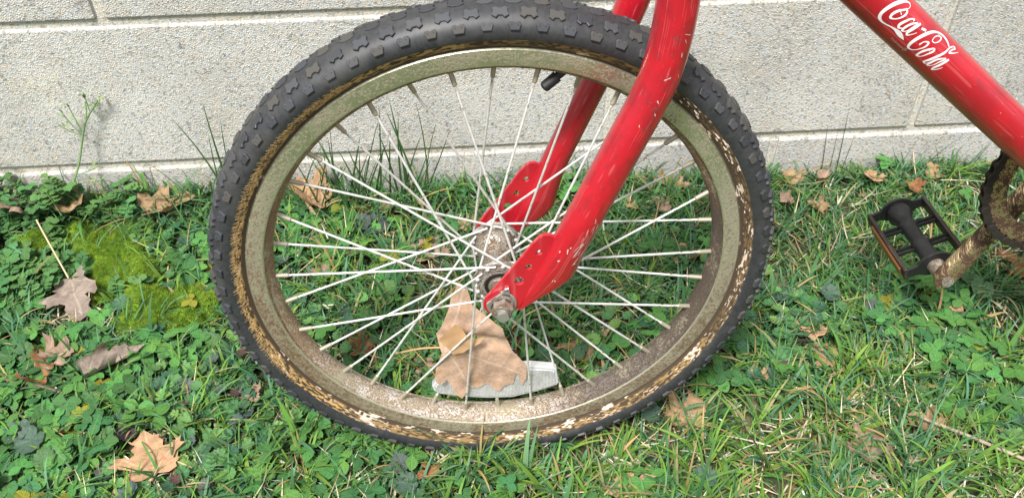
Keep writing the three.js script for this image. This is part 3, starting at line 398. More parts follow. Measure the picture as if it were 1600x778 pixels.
  mesh('crank_arm', metre(arm(0.604, 0.159, BB.x, BB.y, 0.062), 12), brass, bike);
}
// ---- far pedal: barrel, end plates, side rails, cross bars, amber reflector
{
  const P = new THREE.Group(); P.name = 'pedal'; P.position.set(0.464, -0.115, 0); P.rotation.z = 20 * deg; bike.add(P);
  const rustBlack = std({ map: dataTex(128, 128, (u, v, o) => { const n = fbm(u * 8, v * 8, 4, 8, 8, 221), t = sstep(0.5, 0.66, n); o[0] = lerp(0.020, 0.085, t); o[1] = lerp(0.018, 0.046, t); o[2] = lerp(0.018, 0.032, t); }), roughness: 0.6, metalness: 0.2 });
  const z0 = -0.0835, z1 = -0.1785;
  mesh('barrel', revolve([[0.0090, z1], [0.0128, z1 + 0.0015], [0.0135, z1 + 0.012], [0.0102, z1 + 0.018], [0.0088, z1 + 0.026], [0.0104, z1 + 0.0285], [0.0104, z1 + 0.0325], [0.0086, z1 + 0.035], [0.0086, z1 + 0.058], [0.0106, z1 + 0.061], [0.0106, z1 + 0.065], [0.0090, z1 + 0.0675], [0.0096, z0 - 0.012], [0.0112, z0]].reverse(), 32), blackMetal, P);
  mesh('spindle', rod(V3(0, 0, z0 + 0.019), V3(0, 0, z0 - 0.004), 0.0078, 0.0092, 20), hubMat, P);
  const pl = []; for (const [x, y] of [[-0.0300, -0.0055], [-0.0300, 0.0055], [-0.0180, 0.0070], [-0.0125, 0.0125], [-0.0060, 0.0155], [0, 0.0163], [0.0060, 0.0155], [0.0125, 0.0125], [0.0180, 0.0070], [0.0300, 0.0055], [0.0300, -0.0055], [0.0180, -0.0060], [0.0110, -0.0105], [0, -0.0128], [-0.0110, -0.0105], [-0.0180, -0.0060]]) pl.push([x, y]);
  const pg = extrude(poly(pl, [[-0.0205, 0, 0.0018], [0.0205, 0, 0.0018]]), 0.0030, 0.0006, 8, 2);
  for (const z of [z0, z1]) mesh('end_plate', pg, blackMetal, P).position.z = z - 0.0015;
  for (const s of [-1, 1]) {
    const rail = mesh('side_rail', new RoundedBoxGeometry(0.0042, 0.0150, 0.0985, 2, 0.0010).translate(s * 0.0305, 0, (z0 + z1) / 2), rustBlack, P);
    if (s < 0) mesh('side_reflector', new RoundedBoxGeometry(0.0030, 0.0098, 0.074, 2, 0.0008).translate(-0.0335, -0.0015, (z0 + z1) / 2 + 0.004), phy({ color: lin(0.15, 0.052, 0.010), roughness: 0.45, clearcoat: 0.5, clearcoatRoughness: 0.3 }), P);
    for (const zc of [z1 + 0.0305, z1 + 0.063]) for (const q of [-1, 1]) mesh('cross_bar', new RoundedBoxGeometry(0.0215, 0.0042, 0.0024, 2, 0.0005).translate(s * 0.0185, 0, zc + q * 0.0030), blackMetal, P);
  }
}

// ------------------------------------------------------------------ vegetation
// one grass blade: a folded, tapering ribbon, 1 long; bends towards +z by the given angle
function bladeGeo(bend, seg = 6, droop = 1, fold = 0.35) {
  const pos = [], idx = []; let y = 0, z = 0, a = 0.12;
  for (let i = 0; i <= seg; i++) {
    const t = i / seg, w = 0.5 * (t < 0.12 ? 0.75 + 2 * t : 1) * Math.pow(1 - t, 0.55) + 0.02, c = Math.cos(a), s = Math.sin(a);
    pos.push(-w, y, z, 0, y - fold * w * s * 0.035, z + 0, w, y, z); // width is scaled per blade
    if (i < seg) { const b = i * 3; idx.push(b, b + 1, b + 3, b + 3, b + 1, b + 4, b + 1, b + 2, b + 4, b + 4, b + 2, b + 5); }
    a = 0.12 + bend * Math.pow((i + 1) / seg, droop); y += Math.cos(a) / seg; z += Math.sin(a) / seg;
  }
  const g = new THREE.BufferGeometry(); g.setAttribute('position', new THREE.Float32BufferAttribute(pos, 3)); g.setIndex(idx); g.computeVertexNormals(); return g;
}
// round scalloped leaf (ground ivy): disc of radius 1 in xz with a cleft at the stalk, stalk going down
function ivyGeo(seed, stalk = 2.2) {
  const R = rng(seed), seg = 30, rings = 5, pos = [], idx = [], uv = [], cup = 0.10 + 0.22 * R(), tw = (R() - 0.5) * 0.3;
  for (let j = 0; j <= rings; j++) for (let i = 0; i <= seg; i++) {
    const t = j / rings, th = -Math.PI + i / seg * TAU, sc = 1 + 0.10 * Math.cos(th * 13) * t * t - 0.04 * (1 - t), notch = Math.abs(th) > 2.75 ? 0.30 + 0.70 * (Math.PI - Math.abs(th)) / 0.39 : 1, r = t * sc * (0.35 + 0.65 * notch) * (0.94 + 0.1 * Math.cos(th));
    const x = r * Math.sin(th), z = r * Math.cos(th); pos.push(x, cup * r * r * 1.1 - 0.12 * Math.abs(x) * 0 + 0.085 * Math.cos(th * 7) * t * (1 - t * 0.3) + tw * x * z, z + 0.12); uv.push(0.5 + x * 0.48, 0.5 + z * 0.48);
  }
  for (let j = 0; j < rings; j++) for (let i = 0; i < seg; i++) { const a = j * (seg + 1) + i, b = a + seg + 1; idx.push(a, b, a + 1, b, b + 1, a + 1); }
  const g = new THREE.BufferGeometry(); g.setAttribute('position', new THREE.Float32BufferAttribute(pos, 3)); g.setAttribute('uv', new THREE.Float32BufferAttribute(uv, 2)); g.setIndex(idx); g.computeVertexNormals();
  const st = rod(V3(0, 0.01, 0.10), V3((R() - 0.5) * 0.9, -stalk, -0.9), 0.055, 0.07, 5, true); st.attributes.uv.array.fill(0.5);
  return merge([g, st]);
}
// toothed leaflet: outline with teeth, pleated along the side veins; base at origin, tip at +z, length 1
function leaflet(width, teeth, seed, round = 0.5) {
  const R = rng(seed), n = teeth * 2, pos = [], uv = [], idx = [], cols = 3;
  for (let i = 0; i <= n; i++) {
    const t = i / n, prof = Math.pow(Math.sin(Math.PI * Math.pow(t, 0.85)), 0.62) * (1 - 0.25 * t * (1 - round)), tooth = i % 2 && i < n ? 1.10 : 0.97;
    for (let c = -cols; c <= cols; c++) { const q = c / cols, e = Math.abs(q) === 1 ? tooth : 1, x = q * width * prof * e, zf = t + Math.abs(q) * 0.10 * (1 - t) * (t > 0 ? 1 : 0) + (Math.abs(q) === 1 && i % 2 ? 0.02 : 0); pos.push(x, 0.10 * Math.abs(q) * width - 0.18 * t * t + 0.035 * (i % 2 ? 1 : -1) * Math.abs(q), zf); uv.push(0.5 + x * 0.5 / width * 0.9, t); }
  }
  const w = 2 * cols + 1; for (let i = 0; i < n; i++) for (let c = 0; c < w - 1; c++) { const a = i * w + c, b = a + w; idx.push(a, b, a + 1, b, b + 1, a + 1); }
  const g = new THREE.BufferGeometry(); g.setAttribute('position', new THREE.Float32BufferAttribute(pos, 3)); g.setAttribute('uv', new THREE.Float32BufferAttribute(uv, 2)); g.setIndex(idx); g.computeVertexNormals(); return g;
}
function trifoliate(seed, stalk = 1.8) {
  const R = rng(seed), a = []; for (const [turn, l] of [[0, 1.05], [1.55, 0.95], [-1.55, 0.95]]) a.push(leaflet(0.40, 7, seed + turn * 10).rotateX((R() - 0.4) * 0.35).scale(l, l, l).rotateY(turn + (R() - 0.5) * 0.3));
  const st = rod(V3(0, 0, 0), V3((R() - 0.5) * 0.7, -stalk, -0.6), 0.035, 0.05, 5, true); st.attributes.uv.array.fill(0.5); a.push(st); return merge(a);
}
function sprig(seed) { // small rounded leaflets in pairs along a stalk
  const R = rng(seed), a = []; for (let k = 0; k < 7; k++) { const g = leaflet(0.46, 3, seed + k, 0.9).scale(0.55, 0.55, 0.55).rotateX(-0.2 + (R() - 0.5) * 0.5); const s = k % 2 ? 1 : -1, y = -0.9 + (k >> 1) * 0.32; if (k < 6) g.rotateY(s * (1.1 + 0.3 * R())); g.translate(k < 6 ? s * 0.05 : 0, y * 0.6, y * 0.5 + 0.3); a.push(g); }
  const st = rod(V3(0, 0.05, 0.35), V3(0, -1.4, -0.6), 0.03, 0.05, 5, true); st.attributes.uv.array.fill(0.5); a.push(st); return merge(a);
}
const veinRadial = dataTex(128, 128, (u, v, o) => { const x = u - 0.5, y = v - 0.32, a = Math.atan2(x, y), r = Math.hypot(x, y), k = Math.abs(Math.sin(a * 3.5)), w = 1 - sstep(0.05, 0.22, k) * 1, n = fbm(u * 14, v * 14, 3, 14, 14, 301), m = vnoise(u * 46, v * 46, 46, 46, 303); const L = (0.78 + 0.4 * (n - 0.5) + 0.16 * (m - 0.5)) + 0.28 * w * (1 - r); o[0] = L * (1 + 0.25 * w * (1 - r)); o[1] = L; o[2] = L * 0.98; });
const veinFeather = dataTex(128, 128, (u, v, o) => { const x = Math.abs(u - 0.5), d = Math.abs(((v - x * 0.55) * 7) % 1 - 0.5), w = Math.max(1 - sstep(0.012, 0.045, x), (1 - sstep(0.0, 0.16, 0.5 - d)) * 0.7), n = fbm(u * 12, v * 12, 3, 12, 12, 311); const L = 0.80 + 0.35 * (n - 0.5) + 0.25 * w; o[0] = L * (1 + 0.15 * w); o[1] = L; o[2] = L; });
const grassMat = phy({ color: lin(1, 1, 1), roughness: 0.62, transmission: 0.28, thickness: 0, specularIntensity: 0.5 });
const ivyMat = phy({ color: lin(1, 1, 1), map: veinRadial, roughness: 0.58, bumpMap: veinRadial, bumpScale: -0.0006, specularIntensity: 0.55 });
const berryMat = phy({ color: lin(1, 1, 1), map: veinFeather, roughness: 0.66, bumpMap: veinFeather, bumpScale: -0.0006, specularIntensity: 0.4 });
const strawMat = std({ color: lin(1, 1, 1), roughness: 0.85 });
const GX = 0.95, GZ0 = -0.404, GZ1 = 0.40;
const mossSpots = [[-0.478, -0.320, 0.085, 0.058], [-0.385, -0.205, 0.070, 0.058], [-0.430, -0.262, 0.060, 0.040], [-0.565, -0.320, 0.030, 0.022]];
const mossAt = (x, z) => { let m = 0; for (const [a, b, p, q] of mossSpots) { const d = Math.hypot((x - a) / p, (z - b) / q) + 1.1 * (fbm(x * 34 + 3, z * 34, 3, 1e6, 1e6, 331) - 0.5); m = Math.max(m, 1 - sstep(0.35, 1.15, d)); } return m; };
const clear = [[-0.489, -0.215, 0.045], [-0.354, 0.0036, 0.036], [-0.02, -0.085, 0.02]]; // leaves lying on top of the turf
const hueGreen = (R, base, v) => { const k = 1 + (R() - 0.5) * v, y = (R() - 0.5) * 0.35; return lin(base[0] * k * (1 + y), base[1] * k, base[2] * k * (1 - y * 0.6)); };
function stuff(name, label, category, sets) { // sets: [child name, geometry, material, [[matrix, colour], ...]]
  const g = new THREE.Group(); g.name = name; scene.add(g); tag(g, label, category); g.userData.kind = 'stuff';
  for (const [n, geo, mat, list] of sets) { if (!list.length) continue; const im = new THREE.InstancedMesh(geo, mat, list.length); list.forEach(([m, c], i) => { im.setMatrixAt(i, m); im.setColorAt(i, c); }); im.name = n; im.userData.kind = 'stuff'; im.castShadow = im.receiveShadow = true; g.add(im); }
  return g;
}
const zone = (x, z) => x < -0.30 && z < -0.18 ? 'beside the moss' : x < -0.44 ? 'around the thin twig' : x < -0.30 ? 'around the flat tan leaf' : x < 0.13 && z > 0 ? 'in front of the tyre' : Math.abs(x) < 0.27 && z < -0.02 ? 'behind the spokes' : x < 0.30 ? 'just beyond the tyre edge' : z < -0.30 ? 'between the wall foot and pedal' : z < -0.1 ? 'on the ground under the pedal' : 'near the pale stick';
const O = new THREE.Object3D();
function put(x, y, z, ry, rx, rz, sx, sy, sz) { O.position.set(x, y, z); O.rotation.order = 'YXZ'; O.rotation.set(rx, ry, rz); O.scale.set(sx, sy, sz); O.updateMatrix(); return O.matrix.clone(); }
const wheelGap = (x, z) => Math.abs(z + 0.001) < 0.018 && Math.abs(x) < 0.085; // turf pressed flat under the tyre
{ // grass in clumps
  const R = rng(1001), bends = [0.5, 0.9, 1.3, 1.7, 2.2, 1.1], geos = bends.map((b, i) => bladeGeo(b, 7, i % 2 ? 1.6 : 1)), lists = bends.map(() => []);
  let tries = 0, blades = 0;
  while (blades < 62000 && tries++ < 20000) {
    const x = (R() * 2 - 1) * GX, z = lerp(GZ0, GZ1, R()), leftish = 1 - sstep(-0.34, -0.16, x), nearWall = 1 - sstep(-0.40, -0.30, z), c = fbm(x * 9 + 20, z * 9 + 20, 3, 1e6, 1e6, 341);
    let dens = lerp(0.34, 0.30, leftish) + lerp(0.62, 0.45, leftish) * sstep(0.36, 0.58, c) + 0.35 * nearWall; dens *= 1 - 0.70 * mossAt(x, z); if (R() > dens) continue;
    for (const [cx, cz, cr] of clear) if (Math.hypot(x - cx, z - cz) < cr) dens = 0; if (!dens) continue;
    const fine = sstep(0.12, 0.35, x) * (1 - sstep(-0.25, -0.12, z)), n = Math.floor(7 + R() * 15), yellow = R() < 0.25 * (z > -0.1 ? 1.6 : 0.5);
    const tuftLen = (0.026 + 0.040 * R() * R() + 0.008 * R()) * (1 + 0.45 * nearWall) * (1 - 0.25 * fine);
    for (let k = 0; k < n; k++) {
      const rr = 0.012 * Math.sqrt(R()), a = R() * TAU, bx = x + rr * Math.cos(a), bz = Math.max(GZ0 + 0.002, z + rr * Math.sin(a)), flat = wheelGap(bx, bz), ry = Math.PI / 2 - a + (R() - 0.5) * 2.2, len = tuftLen * (0.55 + 0.75 * R()) * (flat ? 0.5 : 1), wid = (fine > 0.5 ? 0.0018 : 0.0025) * (0.7 + 0.9 * R()) * (R() < 0.09 ? 1.9 : 1), v = Math.floor(R() * 6);
      const base = R() < 0.09 ? [0.34, 0.27, 0.12] : yellow ? [0.15, 0.275, 0.040] : R() < 0.42 ? [0.046, 0.145, 0.044] : R() < 0.5 ? [0.105, 0.225, 0.115] : [0.092, 0.225, 0.052];
      lists[v].push([put(bx, GH(bx, bz) - 0.002, bz, ry, (flat ? 1.1 : 0.25) * R() + fine * 0.45 * R(), (R() - 0.5) * 0.5, wid, len, len), hueGreen(R, base, 0.55)]); blades++;
    }
  }
  stuff('lawn_grass', 'green lawn grass growing in clumps all over the ground', 'grass', geos.map((g, i) => ['grass_blades', g, grassMat, lists[i]]));
}
{ // the lawn goes on around the spot, coarser
  const R = rng(1006), geos = [bladeGeo(0.8, 5), bladeGeo(1.4, 5), bladeGeo(2.0, 5)], lists = geos.map(() => []);
  for (let k = 0; k < 34000; k++) { const x = (R() * 2 - 1) * 2.4, z = lerp(-0.39, 2.4, R()); if (Math.abs(x) < GX && z < GZ1) continue; const len = 0.035 + 0.04 * R(), v = Math.floor(R() * 3); lists[v].push([put(x, GH(x, z) - 0.002, z, R() * TAU, 0.5 * R(), (R() - 0.5) * 0.6, 0.007 * (0.6 + R()), len, len), hueGreen(R, R() < 0.15 ? [0.36, 0.29, 0.14] : R() < 0.5 ? [0.06, 0.15, 0.04] : [0.12, 0.24, 0.05], 0.5)]); }
  stuff('surrounding_lawn', 'rough green lawn grass going on around the bicycle', 'grass', geos.map((g, i) => ['lawn_blades', g, grassMat, lists[i]]));
}
{ // dead straw lying in the turf
  const R = rng(1002), geos = [bladeGeo(0.25, 6), bladeGeo(0.9, 7), bladeGeo(-0.6, 7), bladeGeo(2.6, 9)], lists = geos.map(() => []);
  for (let k = 0; k < 26000; k++) {
    const x = (R() * 2 - 1) * GX, z = lerp(GZ0 + 0.02, GZ1, R()), c = fbm(x * 7 + 60, z * 7 + 10, 3, 1e6, 1e6, 351), bias = 0.25 + 0.5 * sstep(0.0, 0.2, x) * sstep(-0.1, 0.05, z) + 0.35 * sstep(-0.45, -0.35, -x) * sstep(-0.08, 0.02, z); if (R() > bias * (0.35 + 1.2 * sstep(0.35, 0.6, c)) || mossAt(x, z) > 0.4) continue;
    const len = 0.015 + 0.05 * R() * R() + 0.012, wid = 0.0009 + 0.0016 * R(), v = Math.floor(R() * 4), t = R(); lists[v].push([put(x, GH(x, z) + 0.002 + 0.016 * R() * R(), z, R() * TAU, 1.25 + 0.4 * (R() - 0.3), (R() - 0.5) * 0.8, wid, len, len), hueGreen(R, t < 0.55 ? [0.50, 0.42, 0.27] : t < 0.8 ? [0.30, 0.22, 0.13] : [0.58, 0.54, 0.42], 0.4)]);
  }
  stuff('dead_straw', 'dry straw coloured grass stems lying in the turf', 'straw', geos.map((g, i) => ['straw_stems', g, strawMat, lists[i]]));
}
{ // low broad-leaved weeds
  const R = rng(1003), ivy = [1, 2, 3, 4].map(i => ivyGeo(i)), tri = [11, 12, 13].map(i => trifoliate(i)), spr = [21, 22].map(i => sprig(i)), li = ivy.map(() => []), lt = tri.map(() => []), ls = spr.map(() => []);
  let n = 0, tries = 0;
  while (n < 8000 && tries++ < 60000) {
    const x = (R() * 2 - 1) * GX, z = lerp(GZ0 + 0.006, GZ1, R()), leftish = 1 - sstep(-0.33, -0.12, x), c = fbm(x * 8 + 5, z * 8 + 70, 3, 1e6, 1e6, 361), top = sstep(0.1, 0.3, x) * (1 - sstep(-0.30, -0.2, z));
    const mid = x > -0.30 && x < 0.25 ? 0.42 : 0.75; let dens = (x < -0.44 && z < -0.345 ? 0.5 : 0) + lerp(mid * sstep(0.40, 0.60, c), 0.95 * sstep(0.22, 0.42, c), leftish) * (1 - 0.85 * top) * (1 - 0.96 * mossAt(x, z)); if (R() > dens || wheelGap(x, z)) continue;
    if (clear.some(([a, b, r]) => Math.hypot(x - a, z - b) < r * 0.95)) continue;
    const k2 = fbm(x * 6 + 90, z * 6 + 33, 2, 1e6, 1e6, 371), r = R(), h = 0.007 + 0.017 * R() * (0.6 + 0.8 * c), tx = (R() - 0.35) * 0.7, tz = (R() - 0.5) * 0.7;
    const upperLeft = x < -0.42 && z < -0.22, climb = x < -0.44 && z < -0.345 ? 0.045 * R() : 0;
    if (upperLeft && r < 0.6) { const s = 0.013 + 0.011 * R(), v = Math.floor(R() * 2); ls[v].push([put(x, GH(x, z) + h + 0.012 + climb, z, R() * TAU, tx * 0.6, tz * 0.6, s, s, s), hueGreen(R, [0.085, 0.20, 0.060], 0.5)]); }
    else if (k2 + 0.35 * (r - 0.5) > 0.50) { const s = 0.0095 + 0.0085 * R(), v = Math.floor(R() * 3), dk = R(); lt[v].push([put(x, GH(x, z) + h + 0.004, z, R() * TAU, tx, tz, s, s * 0.9, s), hueGreen(R, dk < 0.45 ? [0.052, 0.150, 0.048] : dk < 0.97 ? [0.085, 0.225, 0.052] : [0.22, 0.21, 0.025], 0.4)]); }
    else { const s = 0.0055 + 0.0085 * R() * R() * R() + 0.0010, v = Math.floor(R() * 4), dk = R(); li[v].push([put(x, GH(x, z) + h, z, R() * TAU, tx, tz, s, s, s), hueGreen(R, dk < 0.28 ? [0.052, 0.130, 0.066] : dk < 0.34 ? [0.080, 0.110, 0.098] : dk < 0.355 ? [0.080, 0.045, 0.045] : dk < 0.88 ? [0.078, 0.195, 0.062] : [0.15, 0.30, 0.08], 0.4)]); }
    n++;
  }
  stuff('ground_ivy', 'small round scalloped ground ivy leaves creeping through the turf', 'ground cover', ivy.map((g, i) => ['ivy_leaves', g, ivyMat, li[i]]));
  stuff('wild_strawberry', 'toothed three-part wild strawberry leaves spread through the turf', 'ground cover', tri.map((g, i) => ['strawberry_leaves', g, berryMat, lt[i]]));
  stuff('leafy_weeds', 'small rounded pale green weed leaves crowding the wall foot', 'ground cover', spr.map((g, i) => ['weed_leaves', g, berryMat, ls[i]]));
}
{ // moss cushions
  const R = rng(1004), tuft = (() => { const a = []; for (let k = 0; k < 7; k++) { const t = k / 7 * TAU, g = new THREE.ConeGeometry(0.13, 1, 3, 1, true); g.translate(0, 0.5, 0); g.rotateX(0.55 + 0.4 * (k % 2)); g.rotateY(t); a.push(g); } const c = new THREE.ConeGeometry(0.14, 1.1, 3, 1, true).translate(0, 0.5, 0); a.push(c); return merge(a); })();
  const list = []; for (let k = 0; k < 90000 && list.length < 19000; k++) { const x = -0.60 + 0.28 * R(), z = -0.38 + 0.24 * R(), m = mossAt(x, z); if (R() > m) continue; const lump = fbm(x * 38, z * 38, 3, 1e6, 1e6, 381), s = 0.0026 + 0.0034 * R(); list.push([put(x, GH(x, z) + 0.001 + 0.034 * lump * m + 0.002 * R(), z, R() * TAU, (R() - 0.5) * 0.9, (R() - 0.5) * 0.9, s, s * 1.15, s), hueGreen(R, R() < 0.7 ? [0.30, 0.45, 0.040] : [0.15, 0.27, 0.030], 0.8)]); }
  stuff('moss', 'bright yellow-green cushions of moss by the wall', 'moss', [['moss_tufts', tuft, std({ color: lin(1, 1, 1), roughness: 0.9 }), list]]);
}

// ------------------------------------------------------------------ fallen leaves, one by one
const leafTex = (seed, base, vein, spot, org = [0.5, 0], veins = [0, 0.85, -0.85, 1.75, -1.75]) => dataTex(256, 256, (u, v, o) => {
  const x = (u - org[0]) * 2, y = (v - org[1]) * (org[1] ? 2 : 1), n = fbm(u * 7 + seed, v * 7, 5, 1e6, 1e6, seed), f = vnoise(u * 90, v * 90, 90, 90, seed + 1), wob = 0.05 * (fbm(u * 5, v * 5, 2, 1e6, 1e6, seed + 3) - 0.5); let w = 0;
  for (const a of veins) { const dx = Math.sin(a), dy = Math.cos(a), al = x * dx + y * dy, ac = Math.abs(x * dy - y * dx + wob); if (al > 0) { w = Math.max(w, 1 - sstep(0.006, 0.024, ac)); const q = (((al - ac * 0.9) * 7) % 1 + 1) % 1; if (ac < 0.30 && ac > 0.01) w = Math.max(w, 0.4 * (1 - sstep(0.0, 0.07, Math.abs(q - 0.5)))); } }
  const L = 0.82 + 0.6 * (n - 0.5) + 0.22 * (f - 0.5), s = sstep(0.60, 0.72, fbm(u * 16 + seed, v * 16, 3, 1e6, 1e6, seed + 7));
  for (let k = 0; k < 3; k++) o[k] = lerp(lerp(base[k] * L, vein[k], w * 0.45), spot[k], s * 0.6);
});
const leafMaps = [leafTex(401, [0.50, 0.30, 0.17], [0.62, 0.44, 0.28], [0.30, 0.15, 0.07]), leafTex(411, [0.31, 0.245, 0.20], [0.42, 0.35, 0.28], [0.17, 0.12, 0.095]), leafTex(421, [0.30, 0.135, 0.06], [0.42, 0.22, 0.11], [0.13, 0.06, 0.03]), leafTex(431, [0.40, 0.26, 0.14], [0.50, 0.38, 0.24], [0.24, 0.14, 0.07]), leafTex(441, [0.36, 0.245, 0.175], [0.48, 0.36, 0.27], [0.22, 0.13, 0.085])];
const leafMats = leafMaps.map(m => phy({ map: m, roughness: 0.8, transmission: 0.12, thickness: 0, bumpMap: m, bumpScale: 0.0010, specularIntensity: 0.4 }));
const halfMaple = [[0, 0], [0.10, -0.05], [0.26, -0.09], [0.46, -0.04], [0.40, 0.05], [0.50, 0.13], [0.38, 0.17], [0.52, 0.29], [0.74, 0.40], [0.62, 0.46], [0.60, 0.57], [0.47, 0.53], [0.35, 0.47], [0.25, 0.50], [0.31, 0.62], [0.23, 0.70], [0.27, 0.80], [0.13, 0.85], [0, 1.06]];
function leafGeo(outline, maxEdge, shapeFn) { // flat outline (x, y) -> fine triangles -> bent by shapeFn(x, y) -> [x, y, z]
  let g = new THREE.ShapeGeometry(poly(outline)).toNonIndexed(); g.deleteAttribute('normal'); g.deleteAttribute('uv');
  g = new TessellateModifier(maxEdge, 9).modify(g); const P = g.attributes.position, uv = [];
  for (let i = 0; i < P.count; i++) { const x = P.getX(i), y = P.getY(i); uv.push(0.5 + x * 0.5, y); const q = shapeFn(x, y); P.setXYZ(i, q[0], q[1], q[2]); }
  g.setAttribute('uv', new THREE.Float32BufferAttribute(uv, 2)); const m = mergeVertices(g, 1e-5); m.computeVertexNormals(); return m;
}
function mapleOutline(R, keep = 1, narrow = 1) { const side = (s) => halfMaple.map(([x, y]) => [s * x * narrow * (0.92 + 0.16 * R()), (y * (0.94 + 0.12 * R())) * (y > keep ? keep / y : 1)]); const a = side(1), b = side(-1).slice(1, -1).reverse(); return [...a, ...b]; }
function fallenLeaf(label, group, x, z, size, turn, o = {}) {
  const R = rng(o.seed ?? 1), curl = o.curl ?? 0.35, crumple = o.crumple ?? 0.10, roll = o.roll ?? 0, outl = o.outline ?? mapleOutline(R, o.keep ?? 1, o.narrow ?? 1), ph = R() * 6;
  const shape = (px, py) => {
    let X = px, Y = py - 0.45, Z = crumple * 2.2 * (fbm(px * 2.6 + ph + 9, py * 2.6 + 9, 3, 1e6, 1e6, o.seed ?? 1) - 0.5) + curl * (px * px * 0.9 + Y * Y * 0.45) - 0.05 * Math.abs(Math.sin(px * 7 + ph)) * crumple * 4 - 0.03 * (1 - Math.min(1, Math.abs(px) * 12));
    if (roll) { const a = px * roll, r = 1 / roll; X = Math.sin(a) * r * (1 - 0.06 * Math.abs(a)); Z += (1 - Math.cos(a)) * r; }
    return [X, Y, Z];
  };
  const g = leafGeo(outl, 0.07, shape); g.rotateX(-Math.PI / 2); g.scale(size, size, size);
  const t = thing('fallen_leaf', label, 'leaf', group, [x, GH(x, z) + (o.y ?? 0.012), z], turn); t.rotation.order = 'YXZ'; t.rotation.x = o.tx ?? 0; t.rotation.z = o.tz ?? 0;
  mesh('leaf_blade', g, leafMats[o.m ?? 0], t);
  if (o.stem) { const c = new THREE.CatmullRomCurve3([V3(0, 0.002, 0.40 * size), V3(o.stem[0] * 0.5, 0.004 + (o.stem[2] ?? 0) * 0.5, 0.45 * size + o.stem[1] * 0.5), V3(o.stem[0], 0.002 + (o.stem[2] ?? 0), 0.45 * size + o.stem[1])]); mesh('stalk', new THREE.TubeGeometry(c, 14, 0.0011, 6), std({ color: lin(0.52, 0.42, 0.26), roughness: 0.8 }), t); }
  return t;
}
// the large ones
fallenLeaf('large grey-pink maple leaf with a long pale stalk beside the moss', null, -0.489, -0.218, 0.070, -2.75, { seed: 51, m: 1, crumple: 0.16, curl: 0.24, y: 0.024, stem: [0.012, 0.085, 0.022], tx: -0.15, tz: -0.25, narrow: 0.72, roll: 1.1 });
fallenLeaf('flat clean tan maple leaf with sharp points lying on the weeds', null, -0.352, 0.006, 0.047, 0.35, { seed: 52, m: 0, crumple: 0.06, curl: 0.18, y: 0.021, narrow: 1.1, tx: 0.35 });
fallenLeaf('grey dead leaf rolled into a long twisted tube', null, -0.417, -0.113, 0.062, -0.95, { seed: 53, m: 1, roll: 4.2, crumple: 0.10, curl: 0, narrow: 0.8, y: 0.026 });
fallenLeaf('brown leaf with an upturned lobe above the thin twig', null, -0.478, -0.128, 0.040, -0.9, { seed: 54, m: 4, crumple: 0.20, curl: 0.5, y: 0.020, keep: 0.8, y: 0.028 });
fallenLeaf('dark brown curled leaf under the upturned brown one', null, -0.502, -0.104, 0.042, 1.3, { seed: 55, m: 2, roll: 2.6, crumple: 0.18, curl: 0.2, keep: 0.7, y: 0.022 });
fallenLeaf('rusty orange leaf folded open at the wall foot', null, -0.535, -0.366, 0.050, 0.7, { seed: 56, m: 3, roll: 2.0, crumple: 0.2, curl: 0.3, y: 0.042, keep: 0.85 });
fallenLeaf('pinkish brown leaf leaning against the wall among weeds', null, -0.606, -0.352, 0.062, 2.4, { seed: 57, m: 4, crumple: 0.18, curl: 0.3, y: 0.058, tx: 0.7 });
fallenLeaf('long tan leaf half buried in grass beside the tyre', null, -0.405, -0.362, 0.066, -1.2, { seed: 58, m: 3, roll: 2.2, crumple: 0.16, narrow: 0.7, y: 0.032 });
fallenLeaf('orange-brown leaf propped in tall grass behind the rim', null, -0.232, -0.372, 0.058, 1.2, { seed: 59, m: 0, roll: 1.8, crumple: 0.14, y: 0.040, tx: 0.5 });
fallenLeaf('reddish brown curled leaf in the gap below the spokes', null, -0.154, -0.124, 0.036, 1.2, { seed: 60, m: 2, roll: 1.6, crumple: 0.12, y: 0.018, narrow: 0.7, tz: 0.3 });
fallenLeaf('dark grey and orange leaf scrap behind the hub', null, -0.074, -0.285, 0.048, 0.2, { seed: 61, m: 4, crumple: 0.22, curl: 0.1, keep: 0.75, y: 0.016 });
fallenLeaf('purple-brown leaf beside the wheel reflector', null, -0.079, -0.079, 0.032, 2.2, { seed: 62, m: 4, crumple: 0.16, curl: 0.4, y: 0.014 });
fallenLeaf('pale crumpled leaf with a dark hollow inside the wheel', null, 0.096, -0.112, 0.048, 0.4, { seed: 63, m: 3, crumple: 0.30, curl: 0.55, y: 0.012, keep: 0.9 });
fallenLeaf('tan leaf curled on edge beside the rim', null, 0.240, -0.232, 0.044, -1.25, { seed: 64, m: 0, roll: 1.8, crumple: 0.10, narrow: 0.75, y: 0.018, tz: 0.3 });
fallenLeaf('crumpled tan leaf lying under the edge of the tyre', null, 0.196, -0.012, 0.044, -0.8, { seed: 65, m: 3, crumple: 0.30, curl: 0.45, y: 0.016 });
fallenLeaf('orange-brown leaf scrap standing up in bright grass', null, 0.116, 0.070, 0.036, 0.3, { seed: 66, m: 0, crumple: 0.12, curl: 0.3, keep: 0.7, y: 0.016, tx: 0.6 });
fallenLeaf('broad brown leaf half covered by grass near the stick', null, 0.372, 0.036, 0.046, -0.9, { seed: 67, m: 4, roll: 1.5, crumple: 0.10, y: 0.012, narrow: 0.8 });
fallenLeaf('pale folded leaf at the end of the stick', null, 0.430, 0.022, 0.036, 0.9, { seed: 68, m: 3, roll: 2.4, crumple: 0.18, y: 0.018 });
fallenLeaf('yellow-orange dead leaf cupped in the grass', null, 0.348, -0.109, 0.034, 0.5, { seed: 69, m: 0, roll: 2.0, crumple: 0.15, curl: -0.5, narrow: 0.9, y: 0.020 });
